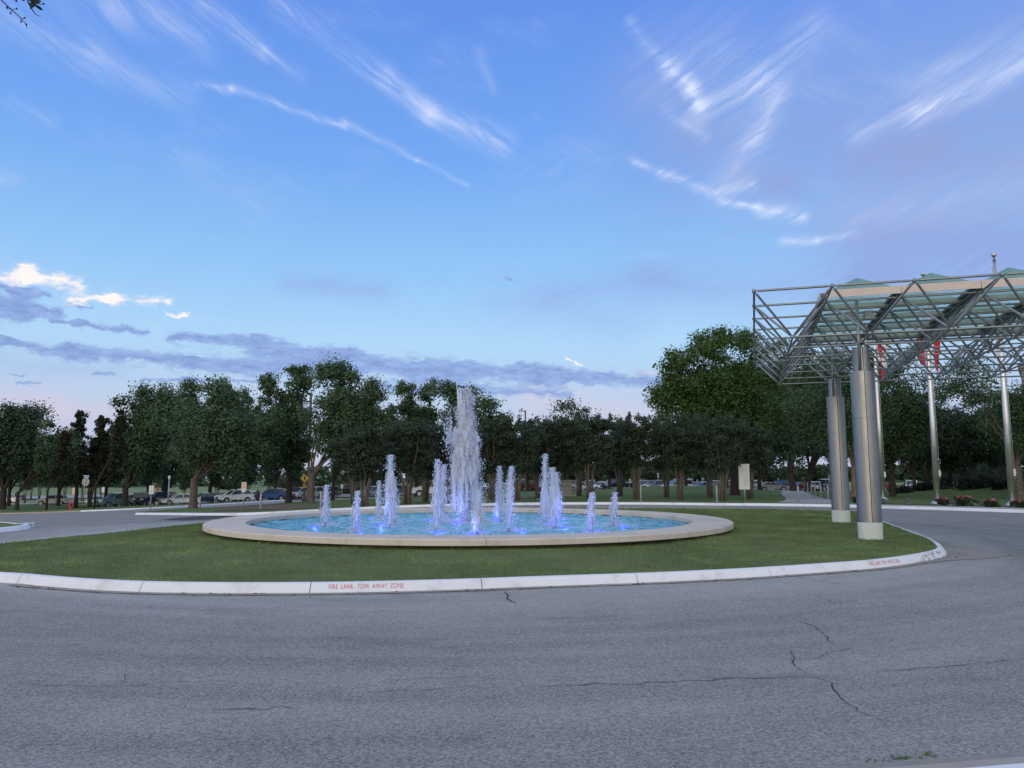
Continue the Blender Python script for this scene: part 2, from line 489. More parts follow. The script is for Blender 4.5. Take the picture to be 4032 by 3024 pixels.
def mk_blade(name, c0, c1):
    m_, N, out = mat(name)
    at_ = N.new('ShaderNodeAttribute', attribute_name='tint').outputs['Fac']
    co = N.new('ShaderNodeNewGeometry').outputs['Position']
    n = N.noise(N.v('MULTIPLY', co, (1, 1, 0)), 0.5, 4, 0.6)
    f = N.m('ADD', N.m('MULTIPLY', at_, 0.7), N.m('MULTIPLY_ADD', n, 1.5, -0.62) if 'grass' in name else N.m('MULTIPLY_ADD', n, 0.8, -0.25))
    if 'grass' in name: f = N.m('ADD', f, N.m('MULTIPLY_ADD', N.noise(N.v('MULTIPLY', co, (1, 2.2, 0)), 2.6, 4, 0.65), 1.1, -0.52))
    if 'grass' in name:
        dry = N.rng(N.noise(N.v('MULTIPLY', co, (.45, 1.2, 0)), 0.9, 5, 0.65), 0.48, 0.66, 0.0, 0.65)
    col = N.ramp(f, [(0.0, c0), (0.7, c1), (1.0, tuple(min(1, x * 1.7 + .02) for x in c1))])
    if 'grass' in name: col = N.mix(dry, col, (.225, .235, .115))
    d = N.new('ShaderNodeBsdfPrincipled'); N.put(d.inputs['Base Color'], col); d.inputs['Roughness'].default_value = 0.6
    d.inputs['Specular IOR Level'].default_value = 0.25
    tr = N.new('ShaderNodeBsdfTranslucent'); N.put(tr.inputs[0], col)
    ms = N.new('ShaderNodeMixShader'); ms.inputs[0].default_value = 0.25
    N.l.new(d.outputs[0], ms.inputs[1]); N.l.new(tr.outputs[0], ms.inputs[2]); N.l.new(ms.outputs[0], out.inputs[0])
    return m_
M['blade'] = mk_blade('grass_blade', (.085, .118, .042), (.198, .278, .100))
M['leaf_oak'] = mk_blade('oak_leaf', (.023, .046, .025), (.090, .152, .070))
M['leaf_oak2'] = mk_blade('dull_oak_leaf', (.021, .039, .024), (.072, .112, .063))
M['leaf_bright'] = mk_blade('bright_oak_leaf', (.023, .053, .017), (.094, .172, .046))
M['leaf_myrtle'] = mk_blade('myrtle_leaf', (.022, .037, .024), (.070, .100, .057))
M['leaf_cedar'] = mk_blade('cedar_foliage', (.018, .024, .015), (.058, .064, .038))
M['leaf_far'] = mk_blade('far_leaf', (.030, .052, .030), (.070, .110, .055))
M['leaf_rose'] = mk_blade('rose_leaf', (.018, .036, .016), (.050, .085, .035))
M['petal'] = mk_blade('rose_petal', (.34, .05, .10), (.60, .18, .22))
M['leaf_twig'] = mk_blade('twig_leaf', (.020, .030, .018), (.040, .055, .030))
M['bark_mid'] = simple('grey_oak_bark', (.125, .10, .085), 0.95, var=0.4, scale=9, bmp=0.8, spec=0.2)
M['bark'] = simple('oak_bark', (.050, .041, .036), 0.95, var=0.4, scale=9, bmp=0.8, spec=0.2)
M['bark_light'] = simple('myrtle_bark', (.145, .122, .105), 0.8, var=0.35, scale=14, bmp=0.4, spec=0.25)
M['bark_rough'] = simple('rough_pale_bark', (.22, .16, .11), 0.95, var=0.5, scale=16, bmp=0.9, spec=0.2)
M['twig'] = simple('twig', (.035, .025, .03), 0.8)

def mk_steel(name, col=(.50, .50, .51), rough=0.34):
    m_, N, out = mat(name)
    co = N.new('ShaderNodeTexCoord').outputs['Object']
    g = N.noise(N.v('MULTIPLY', co, (14, 14, 0.5)), 3, 4, 0.6)
    s_ = N.noise(co, 1.1, 5, 0.6)
    base = N.v('SCALE', col, scale=N.rng(N.m('ADD', N.m('MULTIPLY', g, .6), N.m('MULTIPLY', s_, .5)), 0.3, 0.8, 0.78, 1.15))
    r = N.rng(s_, 0.3, 0.7, rough - 0.06, rough + 0.10)
    pbr(N, out, base, r, 0.92, normal=bump(N, g, 0.10, 0.004))
    return m_
M['steel'] = mk_steel('brushed_stainless', (.31, .315, .325), 0.40)
M['tube'] = mk_steel('tube_steel', (.34, .35, .345), 0.45)
M['pole'] = mk_steel('flagpole_aluminium', (.66, .66, .68), 0.38)
M['bollard'] = mk_steel('bollard_steel', (.32, .31, .28), 0.45)
M['dark_metal'] = simple('dark_metal', (.05, .05, .055), 0.5, 0.4)
M['seam'] = simple('seam_shadow_gap', (.06, .05, .045), 0.8)
M['beam'] = simple('canopy_beam', (.16, .16, .15), 0.6)
M['beam_light'] = simple('canopy_purlin', (.52, .50, .44), 0.55)
M['fascia'] = simple('fascia_metal', (.62, .52, .46), 0.5, var=0.05)
def mk_skylight():
    m_, N, out = mat('green_skylight')
    co = N.new('ShaderNodeTexCoord').outputs['Object']
    n = N.noise(co, 1.4, 3, 0.5)
    col = N.mix(N.rng(n, .3, .7), (.34, .58, .49), (.46, .72, .60))
    d = N.new('ShaderNodeBsdfPrincipled'); N.put(d.inputs['Base Color'], N.v('SCALE', col, scale=1.1)); d.inputs['Roughness'].default_value = 0.22
    tr = N.new('ShaderNodeBsdfTranslucent'); N.put(tr.inputs[0], N.mix(N.rng(n, .3, .7), (.70, .89, .81), (.78, .95, .88)))
    ms = N.new('ShaderNodeMixShader'); ms.inputs[0].default_value = 0.74
    N.l.new(d.outputs[0], ms.inputs[1]); N.l.new(tr.outputs[0], ms.inputs[2])
    tp = N.new('ShaderNodeBsdfTransparent'); tp.inputs[0].default_value = (.58, .78, .70, 1)
    m2 = N.new('ShaderNodeMixShader'); m2.inputs[0].default_value = 0.38
    N.l.new(ms.outputs[0], m2.inputs[1]); N.l.new(tp.outputs[0], m2.inputs[2]); N.l.new(m2.outputs[0], out.inputs[0])
    return m_
M['skylight'] = mk_skylight()
def mk_water():
    m_, N, out = mat('pool_water')
    co = N.new('ShaderNodeNewGeometry').outputs['Position']
    p2 = N.v('MULTIPLY', co, (1, 1, 0))
    a = N.noise(p2, 1.3, 5, 0.6, 0.6); b = N.noise(N.v('MULTIPLY', p2, (2.2, 5.5, 1)), 1.2, 5, 0.65, 0.4)
    r = N.v('DISTANCE', p2, (FC.x, FC.y, 0))
    foam = N.m('ADD', N.m('MULTIPLY', b, 0.75), N.m('MULTIPLY', a, 0.45))
    foam = N.m('SUBTRACT', foam, N.rng(r, 3.2, 6.0, 0.0, 0.13))
    base = N.ramp(foam, [(0.38, (.03, .23, .29)), (0.52, (.13, .44, .56)), (0.68, (.33, .62, .74)), (0.86, (.70, .82, .90))])
    h = N.m('ADD', N.noise(N.v('MULTIPLY', p2, (3, 6, 1)), 1.6, 4, 0.6, 0.5), N.m('MULTIPLY', N.noise(p2, 14, 3, 0.6), 0.4))
    pbr(N, out, base, 0.16, normal=bump(N, h, 0.6, 0.05), spec=0.5)
    return m_
M['water'] = mk_water()
def mk_jet():
    m_, N, out = mat('jet_water')
    co = N.new('ShaderNodeNewGeometry').outputs['Position']
    n = N.noise(N.v('MULTIPLY', co, (1, 1, .4)), 16, 4, 0.6)
    col = N.mix(N.rng(n, .3, .7), (.86, .90, .98), (.97, .98, 1.0))
    d = N.new('ShaderNodeBsdfPrincipled'); N.put(d.inputs['Base Color'], col); d.inputs['Roughness'].default_value = 0.35
    tr = N.new('ShaderNodeBsdfTranslucent'); N.put(tr.inputs[0], col)
    ms = N.new('ShaderNodeMixShader'); ms.inputs[0].default_value = 0.62
    N.l.new(d.outputs[0], ms.inputs[1]); N.l.new(tr.outputs[0], ms.inputs[2])
    N.l.new(ms.outputs[0], out.inputs[0])
    return m_
M['jet'] = mk_jet()
M['pool_floor'] = simple('pool_floor_paint', (.10, .40, .48), 0.6)
def mk_emit(name, col, s):
    m_, N, out = mat(name)
    pbr(N, out, tuple(x * .5 for x in col), 0.4, emis=col, estr=s)
    return m_
M['led'] = mk_emit('blue_led_lens', (.05, .09, 1.0), 1.6)
def car_paint(name, col, metal=0.2):
    return simple(name, col, 0.28, metal, var=0.04, scale=3, coat=0.6)
M['glass_car'] = simple('car_glass', (.035, .05, .065), 0.08, var=0.05)
M['rubber'] = simple('rubber', (.02, .02, .021), 0.85)
M['rimalu'] = simple('wheel_alloy', (.45, .45, .46), 0.35, 0.7)
M['tail'] = simple('tail_light_red', (.55, .02, .025), 0.3)
M['head'] = simple('head_light_clear', (.75, .78, .80), 0.15)
M['plastic'] = simple('dark_plastic', (.035, .035, .038), 0.6)
M['sign_white'] = simple('sign_white', (.72, .72, .70), 0.5, var=0.04)
M['sign_back'] = simple('sign_back_aluminium', (.30, .31, .32), 0.5, 0.3)
M['sign_yellow'] = simple('sign_yellow', (.52, .38, .05), 0.5)
M['sign_orange'] = simple('sign_orange', (.48, .19, .05), 0.5)
M['sign_peach'] = simple('sign_peach', (.75, .52, .30), 0.5)
M['sign_blue'] = simple('sign_blue', (.02, .05, .26), 0.5)
M['ink'] = simple('black_print', (.03, .03, .035), 0.6)
M['ink_grey'] = simple('grey_print', (.28, .28, .30), 0.6)
M['ink_red'] = simple('red_print', (.50, .06, .04), 0.6)
M['post'] = simple('galvanised_post', (.38, .40, .40), 0.5, 0.4)
M['brown_pole'] = simple('bronze_painted_pole', (.10, .055, .045), 0.5)
M['hydrant'] = simple('hydrant_red', (.50, .03, .04), 0.45)
M['beige'] = simple('beige_painted_steel', (.33, .29, .24), 0.6, var=0.06)
M['beige_lt'] = simple('beige_rail', (.46, .41, .35), 0.6, var=0.06)
M['stone'] = mk_concrete('bench_stone', (.30, .25, .22), 0.3)
M['flood'] = simple('floodlight_housing', (.09, .12, .11), 0.5)
M['flag_red'] = simple('flag_red', (.62, .012, .03), 0.75)
M['flag_white'] = simple('flag_white', (.75, .75, .78), 0.75)
M['flag_pale'] = simple('flag_pale_blue', (.50, .56, .66), 0.75)
M['bwall'] = simple('blue_grey_cladding', (.11, .13, .17), 0.35)
M['bglass'] = simple('building_glass', (.03, .045, .06), 0.08)
M['hedge'] = mk_blade('hedge_leaf', (.012, .022, .012), (.028, .048, .022))
M['cone'] = simple('orange_cone', (.75, .12, .04), 0.5)
M['cloth_dark'] = simple('dark_clothes', (.03, .03, .035), 0.85)
M['skin'] = simple('skin', (.30, .18, .13), 0.6)
M['bird'] = simple('bird_feathers', (.06, .055, .055), 0.8)

# ------------------------------------------------------------------ paths
def chaikin(pts, n=2, closed=False):
    pts = [Vector((p[0], p[1])) for p in pts]
    for _ in range(n):
        q = [] if closed else [pts[0]]
        m_ = len(pts) if closed else len(pts) - 1
        for i in range(m_):
            a, b = pts[i], pts[(i + 1) % len(pts)]
            q += [a * .75 + b * .25, a * .25 + b * .75]
        if not closed: q.append(pts[-1])
        pts = q
    return pts
class Path:
    def __init__(s, pts, closed=False, n=2):
        s.p = chaikin(pts, n, closed); s.closed = closed
        if closed: s.p.append(s.p[0].copy())
        s.cum = [0.0]
        for a, b in zip(s.p, s.p[1:]): s.cum.append(s.cum[-1] + (b - a).length)
        s.L = s.cum[-1]
    def idx(s, d):
        import bisect
        i = bisect.bisect_right(s.cum, d) - 1
        return max(0, min(len(s.p) - 2, i))
    def pos(s, d):
        i = s.idx(d); t = (d - s.cum[i]) / max(1e-9, s.cum[i+1] - s.cum[i])
        return s.p[i].lerp(s.p[i+1], t)
    def nrm(s, d, e_=0.18):
        if s.closed: a, b = s.pos((d - e_) % s.L), s.pos((d + e_) % s.L)
        else: a, b = s.pos(max(0, d - e_)), s.pos(min(s.L, d + e_))
        t = (b - a).normalized()
        return Vector((-t.y, t.x))          # inner side, on the left of travel
    def off(s, d, o):
        return s.pos(d) + s.nrm(d) * o
    def nearest(s, q):
        q = Vector((q[0], q[1])); best = (1e9, 0)
        for i in range(len(s.p) - 1):
            a, b = s.p[i], s.p[i+1]; ab = b - a
            t = max(0, min(1, (q - a).dot(ab) / max(1e-9, ab.length_squared)))
            d_ = (q - (a + ab * t)).length
            if d_ < best[0]: best = (d_, s.cum[i] + ab.length * t)
        return best[1]

KPROF = [(0.0, -0.04), (0.0, 0.012), (0.026, 0.055), (0.055, 0.102), (0.072, 0.122), (0.098, 0.130), (0.165, 0.130), (0.165, -0.04)]
def kerb_at(path, d, o, h):
    q = path.off(d, o)
    return Vector((q.x, q.y, Z(q.x, q.y) + h))
def kerb_piece(path, d0, d1, step=0.4, H=1.0, Wd=1.0):
    n = max(2, int((d1 - d0) / step) + 1); m_ = len(KPROF)
    vs = []; fs = []
    for i in range(n + 1):
        d = d0 + (d1 - d0) * i / n
        for (o, h) in KPROF: vs.append(kerb_at(path, d, o * Wd, h * H if h > 0 else h))
    for i in range(n):
        for k in range(m_ - 1):
            fs.append((i*m_+k, (i+1)*m_+k, (i+1)*m_+k+1, i*m_+k+1))
    fs.append(list(range(m_))[::-1]); fs.append([n*m_ + k for k in range(m_)])
    return vs, fs
def kerb(path, seg, name_parent, mtl, label, d0=0.0, d1=None, gap=0.014, H=1.0, Wd=1.0):
    root = empty(name_parent, kind='structure', label=label)
    d1 = path.L if d1 is None else d1
    n = max(1, round((d1 - d0) / seg)); s_ = (d1 - d0) / n
    for i in range(n):
        mb = MB(); vs, fs = kerb_piece(path, d0 + i*s_ + gap/2, d0 + (i+1)*s_ - gap/2, 0.4 if seg < 4 else 1.0, H, Wd)
        mb.add(vs, fs, False)
        mb.build('kerb_stone', mtl, root)
    return root

def sheet(name, poly, mtl, h, grid=1.0, kind='structure', parent=None, label=None, bumpy=0.0, flat=None):
    """horizontal sheet following the terrain at height h, inside polygon poly (list of 2D)"""
    poly = [Vector((p[0], p[1])) for p in poly]
    xs = [p.x for p in poly]; ys = [p.y for p in poly]
    pts = list(poly); n = len(poly)
    x = math.floor(min(xs) / grid) * grid
    rnd = random.Random(5)
    while x < max(xs):
        y = math.floor(min(ys) / grid) * grid
        while y < max(ys):
            q = Vector((x + rnd.uniform(-.2, .2) * grid, y + rnd.uniform(-.2, .2) * grid))
            ins = False; j = n - 1
            for i in range(n):
                a, b = poly[i], poly[j]
                if (a.y > q.y) != (b.y > q.y) and q.x < (b.x - a.x) * (q.y - a.y) / (b.y - a.y) + a.x: ins = not ins
                j = i
            if ins and min((q - p).length for p in poly[::max(1, n // 200)]) > grid * 0.25: pts.append(q)
            y += grid
        x += grid
    v2, e2, f2, *_ = delaunay_2d_cdt(pts, [(i, (i+1) % n) for i in range(n)], [list(range(n))], 1, 1e-5)
    vs = []
    for p in v2:
        z_ = Z(p.x, p.y) if flat is None else flat
        if bumpy: z_ += bumpy * (mnoise.noise(Vector((p.x * .35, p.y * .35, 3))) + .4 * mnoise.noise(Vector((p.x, p.y, 3))))
        vs.append((p.x, p.y, z_ + h))
    fs = []
    for f in f2:
        a, b, c_ = [Vector(vs[i]) for i in f[:3]]
        fs.append(f if (b - a).cross(c_ - a).z > 0 else list(reversed(f)))
    me = bpy.data.meshes.new(name); me.from_pydata(vs, [], fs)
    me.materials.append(mtl); me.polygons.foreach_set('use_smooth', [True] * len(me.polygons)); me.update()
    o = link(bpy.data.objects.new(name, me), parent)
    if parent is None: tag(o, label, None, None, kind)
    return o

# ------------------------------------------------------------------ ground, roads, lawns
g2 = lambda lst, dz=0.0: [at(a, b, dz).xy for a, b in lst]

# far ground: one polar sheet to beyond the horizon
vs = []; fs = []; rings = [0.01, 6, 12, 18, 24, 30, 35, 40, 46, 52, 58, 64, 70, 76, 82, 88, 94, 100, 110, 120, 135, 150, 170, 190, 215, 240, 280, 340, 450, 700, 1200, 2500]
NA = 96
for r in rings:
    for k in range(NA):
        a = 2 * PI * k / NA
        x, y = r * math.sin(a), r * math.cos(a)
        vs.append((x, y, Z(x, y) - 0.06 - (0.0 if r < 200 else (r - 200) * 0.002)))
for i in range(len(rings) - 1):
    for k in range(NA):
        k2 = (k + 1) % NA
        fs.append((i*NA+k, (i+1)*NA+k, (i+1)*NA+k2, i*NA+k2))
mb = MB(); mb.add(vs, fs, True)
tag(mb.build('ground', M['field']), 'pale green ground running out to the horizon', None, None, 'structure')

island_pts = g2([(0,2291),(182,2311),(456,2330),(760,2337),(1185,2337),(1500,2332),(1891,2320),(2016,2314),(2300,2304),(2531,2296),(2850,2281),(3091,2266),(3300,2250),(3474,2237),(3640,2212),(3724,2192),(3732,2178),(3700,2150),(3638,2123),(3538,2086),(3477,2062),(3420,2038),(3374,2018)])
island_pts += g2([(3350,2012),(3291,2008),(3150,2004),(3000,2000),(2780,1998),(2500,1997),(2208,1995)], 0.15)
island_pts += [Vector(p) for p in [(-1.5, 35.2), (-5.0, 33.2), (-7.8, 29.6), (-9.3, 26.0)]]
island_pts += g2([(791,2055),(600,2072),(300,2101),(0,2132)], 0.15)
island_pts += [Vector(p) for p in [(-12.0, 14.6), (-11.6, 13.2), (-10.2, 12.2)]]
ISL = Path(island_pts, True, 2)

bk = g2([(530,2027),(680,2028),(800,2030),(997,2030),(1300,2012),(1572,1999),(1743,1995),(1900,1992),(2022,1989),(2200,1987),(2500,1986.5),(2780,1990),(3000,1992),(3291,1996),(3532,2004),(3720,2009),(4032,2020)])
bk += [Vector((24.5, 28.8)), Vector((30, 24)), Vector((38, 19))]
BACK = Path(bk, False, 2)
lrn = g2([(560,2013),(700,2003),(862,1998),(1000,1988),(1180,1976),(1255,1972),(1400,1965),(1700,1953)], 0.11) 
lrf = g2([(314,2015),(497,2008),(744,1995),(997,1979),(1127,1971),(1294,1962),(1384,1957),(1572,1950),(1658,1946),(1800,1943)])
tanp = g2([(-160,2028),(0,2025),(140,2022),(230,2018),(314,2015)])
LFAR = Path(tanp[:-1] + lrf, False, 1)
dtan = LFAR.nearest(tanp[-1])

# asphalt base under everything near
poly = [(-75, 1.0), (-75, 75), (-60, 99), (60, 99), (60, 1.0)]
near_R = 17.80
arc = []
for k in range(41):
    a = R(-62 + 124 * k / 40)
    arc.append(Vector((FC.x + near_R * math.sin(a), FC.y - near_R * math.cos(a))))
road_poly = [Vector((-75, 13.0))] + arc + [Vector((60, 13.2)), Vector((60, 60)), Vector((30, 99)), Vector((-60, 130)), Vector((-75, 75))]
sheet('road', road_poly, M['asphalt'], 0.0, 1.6, label='grey cracked asphalt drive circling the fountain island')
sheet('parking_lot', [Vector(p) for p in [(-62, 101), (-62, 225), (130, 225), (130, 98), (60, 98), (30, 97), (0, 97)]], M['asphalt_far'], -0.035, 5.0, label='grey parking lot beyond the lawns and trees')

def ring_poly(path, o, step=0.35):
    n = int(path.L / step)
    return [path.off(path.L * i / n, o) for i in range(n)]
isl_in = ring_poly(ISL, 0.163)
sheet('island_lawn', isl_in, M['lawn'], 0.110, 0.7, bumpy=0.02, label='mown green lawn around the fountain')

def line_poly(path, o, step=0.6, d0=0.0, d1=None):
    d1 = path.L if d1 is None else d1
    n = max(2, int((d1 - d0) / step))
    return [path.off(d0 + (d1 - d0) * i / n, o) for i in range(n + 1)]
end = lrf[-1]
lrn_w = chaikin(lrn, 1)
back_poly = line_poly(BACK, 0.163) + [Vector((60, 14)), Vector((60, 97)), Vector((10, 97)), Vector((-5, 100)), Vector((end.x + 1.5, end.y + .3))] + list(reversed(lrn_w))
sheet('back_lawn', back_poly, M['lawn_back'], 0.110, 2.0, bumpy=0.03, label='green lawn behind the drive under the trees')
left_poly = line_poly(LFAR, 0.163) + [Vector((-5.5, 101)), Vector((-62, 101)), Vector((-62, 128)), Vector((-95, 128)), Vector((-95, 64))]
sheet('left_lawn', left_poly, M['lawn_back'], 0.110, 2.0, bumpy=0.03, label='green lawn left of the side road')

kerb(ISL, 2.35, 'island_kerb', M['paint'], 'white painted kerb around the fountain island')
kerb(BACK, 4.0, 'back_kerb', M['paint'], 'white painted kerb along the far side of the drive')
kerb(LFAR, 6.0, 'side_road_kerb', M['paint'], 'white painted kerb along the far side of the side road', d0=dtan)
kerb(LFAR, 6.0, 'tan_kerb', M['tan_kerb'], 'unpainted tan kerb at the far left of the road', d1=dtan)

# small island at the left edge
lp = g2([(112,2083.5),(122,2078),(121,2072)]) + g2([(100,2065),(60,2059.5),(0,2056)], 0.11)
lisl = g2([(-260,2128),(0,2097),(60,2091.5),(92,2087.5)]) + lp + [Vector((-26, 25.5)), Vector((-27, 21))]
LI = Path(lisl, True, 2)
sheet('corner_lawn', ring_poly(LI, 0.163, 0.5), M['lawn'], 0.108, 1.0, label='corner of lawn at the left edge of the photo')
kerb(LI, 2.6, 'corner_kerb', M['paint'], 'white painted kerb of the corner lawn at the left edge')

# concrete gutter along the island, wider at its nose
def strip(path, d0, d1, o0, o1, name, mtl, h, label, step=0.3):
    n = max(2, int((d1 - d0) / step)); vs = []; fs = []
    for i in range(n + 1):
        d = (d0 + (d1 - d0) * i / n)
        dd = d % path.L if path.closed else d
        a = path.off(dd, o0); b = path.off(dd, o1(d) if callable(o1) else o1)
        vs += [(a.x, a.y, Z(a.x, a.y) + h), (b.x, b.y, Z(b.x, b.y) + h)]
    for i in range(n): fs.append((2*i, 2*i+1, 2*i+3, 2*i+2))
    mb = MB(); mb.add(vs, fs)
    return tag(mb.build(name, mtl), label, None, None, 'structure')
dtip = ISL.nearest(at(3732, 2180).xy)
dA = ISL.nearest(at(0, 2291).xy)
gw = lambda d: -0.17 - 0.95 * math.exp(-((d - dtip - .3) / 1.15) ** 2)
dB = ISL.nearest(at(3374, 2018).xy)
strip(ISL, 0.05, dB, 0.02, gw, 'gutter', M['gutter'], 0.004, 'tan concrete gutter along the foot of the island kerb')

# near kerb and gutter where the photographer stands
def ringstrip(r0, r1, a0, a1, h0, h1, n=60):
    vs = []; fs = []
    for k in range(n + 1):
        a = R(a0 + (a1 - a0) * k / n)
        for r, h in ((r0, h0), (r1, h1)): vs.append((FC.x + r*math.sin(a), FC.y - r*math.cos(a), h))
    for k in range(n): fs.append((2*k, 2*k+1, 2*k+3, 2*k+2))
    return vs, [f[::-1] for f in fs]
mb = MB(); mb.add(*ringstrip(17.79, 18.17, -62, 62, .006, .006))
tag(mb.build('near_gutter', M['gutter']), 'tan concrete gutter at the bottom right corner', None, None, 'structure')
nk = Path([Vector((FC.x + 18.15*math.sin(R(a)), FC.y - 18.15*math.cos(R(a)))) for a in range(62, -63, -2)], False, 0)
kerb(nk, 3.0, 'near_kerb', M['paint'], 'white painted kerb cut off by the bottom right corner')
wpoly = [Vector((FC.x + 18.15*math.sin(R(a)), FC.y - 18.15*math.cos(R(a)))) for a in range(-62, 63, 2)] + [Vector((30, -6)), Vector((-30, -6))]
sheet('near_pavement', wpoly, M['walk'], 0.124, 2.0, label='pale pavement under the photographer')

# footpaths
pth = g2([(3055,1930),(3143,1930),(3170,1938),(3205,1952),(3245,1965),(3290,1972),(3330,1976),(3330,1984.5),(3060,1981),(3085,1975),(3097,1966),(3085,1956),(3075,1945)], 0.11)
sheet('footpath', pth, M['walk_far'], 0.142, 1.5, label='grey footpath leading from the drive to the parking lot')
dS = BACK.nearest(at(2930, 1991).xy)
n = 60; vs = []; fs = []
for i in range(n + 1):
    d = dS + (BACK.L - dS) * i / n
    wd = 0.26 + 1.25 * sstep(i / 14)
    a = BACK.off(d, 0.166); b = BACK.off(d, wd)
    vs += [(a.x, a.y, Z(a.x, a.y) + .132), (b.x, b.y, Z(b.x, b.y) + .150)]
for i in range(n): fs.append((2*i, 2*i+2, 2*i+3, 2*i+1))
mb = MB(); mb.add(vs, fs); tag(mb.build('pavement', M['walk']), 'tan concrete pavement behind the far kerb', None, None, 'structure')
fp2 = g2([(-60,1985),(60,1982.5),(250,1977),(520,1968),(520,1972),(250,1981.5),(60,1986.5),(-60,1989)], 0.11)
sheet('lawn_path', fp2, M['walk_far'], 0.142, 3.0, label='pale footpath crossing the left lawn')
fr = g2([(-90,1957),(200,1952),(450,1948),(450,1960),(200,1964),(-90,1968)], 0.11)
sheet('side_lane', fr, M['walk_far'], 0.138, 4.0, label='pale lane beyond the left lawn')

# bare soil under the trees of the wedge behind the fountain
sheet('bare_soil', g2([(840,2014),(1000,2008),(1150,2006),(1290,1999),(1120,1985),(950,1996),(850,2004)], 0.11), M['soil'], 0.132, 1.5, bumpy=0.01, label='bare brown soil behind the fire lane sign')
sheet('mulch_bed', g2([(3440,1983),(3700,1990),(4040,1999),(4100,1999),(4060,1993),(3700,1985),(3440,1979)], 0.11), M['soil'], 0.132, 1.5, label='dark mulch bed along the flagpoles')
# dark wedge of new asphalt left of the fountain
sheet('asphalt_patch', g2([(622,2048.5),(700,2039),(800,2031.5),(880,2031),(930,2033),(905,2041),(820,2046),(720,2049.5)]), M['asphalt_patch'], 0.006, 1.5, label='dark asphalt patch left of the fountain')

# ------------------------------------------------------------------ cracks in the road
def crack(pts_px, w=0.012, seed=0, sub=10, jit=0.05):
    rnd = random.Random(seed)
    P_ = [at(a, b).xy for a, b in pts_px]
    pl = []
    for a, b in zip(P_, P_[1:]):
        L = (b - a).length; k = max(2, int(L / 0.10))
        for i in range(k): pl.append(a.lerp(b, i / k) + Vector((rnd.gauss(0, jit*.35), rnd.gauss(0, jit*.35))))
    pl.append(P_[-1])
    vs = []; fs = []
    for i, p in enumerate(pl):
        t = (pl[min(i+1, len(pl)-1)] - pl[max(i-1, 0)]).normalized(); n_ = Vector((-t.y, t.x))
        ww = w * 0.85 * rnd.uniform(0.35, 1.35) * min(1, .25 + 2.0 * min(i, len(pl)-1-i) / len(pl) * 2)
        for s_ in (-1, 1):
            q = p + n_ * ww * s_ * .5; vs.append((q.x, q.y, Z(q.x, q.y) + 0.0045))
    for i in range(len(pl) - 1): fs.append((2*i, 2*i+1, 2*i+3, 2*i+2))
    return vs, fs
zr = lambda L, x0, y0, s: [(x0 + a / s, y0 + b / s) for a, b in L]
crs = [
 (zr([(0,775),(300,765),(600,755),(900,742),(1280,727)], 2016, 2000, 1.097), .012),
 (zr([(1280,727),(1240,690),(1210,665),(1220,630),(1200,612)], 2016, 2000, 1.097), .012),
 (zr([(1280,727),(1370,752),(1410,800),(1450,845),(1500,880),(1560,905)], 2016, 2000, 1.097), .013),
 (zr([(1560,712),(1700,700),(1900,682),(2050,668),(2212,652)], 2016, 2000, 1.097), .010),
 (zr([(1210,480),(1260,500),(1320,520),(1370,575),(1390,582)], 2016, 2000, 1.097), .012),
 (zr([(1290,650),(1360,625),(1440,610),(1500,604)], 2016, 2000, 1.097), .009),
 (zr([(1180,292),(1330,315),(1480,342),(1640,365)], 2016, 2000, 1.097), .012),
 (zr([(1310,380),(1400,415)], 2016, 2000, 1.097), .010),
 (zr([(2120,825),(2212,852)], 2016, 2000, 1.097), .009),
 (zr([(0,758),(180,768),(420,772),(640,766),(780,752),(940,748),(1060,758)], 0, 2000, 1.097), .008),
 (zr([(530,765),(545,738),(540,715)], 0, 2000, 1.097), .006),
 (zr([(1600,795),(1850,785),(2010,776),(2212,775)], 0, 2000, 1.097), .011),
 (zr([(1660,748),(1850,738),(2100,728)], 0, 2000, 1.097), .006),
 (zr([(1970,285),(1985,320),(1990,350),(2020,375),(2060,390)], 1100, 2200, 2.212), .020),
 (zr([(740,470),(960,450),(1165,465)], 1100, 2200, 2.212), .010),
 (zr([(840,875),(1000,870),(1200,858),(1300,868)], 0, 2000, 1.097), .010),
 (zr([(1880,180),(1940,200),(1960,212)], 2016, 2000, 1.097), .014),
 ([(1300,2398),(1360,2408),(1420,2402)], .010),
]
rnd = random.Random(3)
for i, (pp, w_) in enumerate(crs):
    mb = MB(); mb.add(*crack(pp, w_, i))
    tag(mb.build('road_crack', M['crack']), None, None, None, 'structure')
# seams: kerb foot line and the joint round the concrete nose
n = 260; vs = []; fs = []
for i in range(n + 1):
    d = 0.1 + (dB - 0.2) * i / n
    a = ISL.off(d, gw(d)); b = ISL.off(d, gw(d) - rnd.uniform(0.006, 0.024))
    vs += [(a.x, a.y, Z(a.x, a.y) + .0085), (b.x, b.y, Z(b.x, b.y) + .0085)]
for i in range(n): fs.append((2*i, 2*i+1, 2*i+3, 2*i+2))
mb = MB(); mb.add(vs, fs); tag(mb.build('road_seam', M['crack']), None, None, None, 'structure')

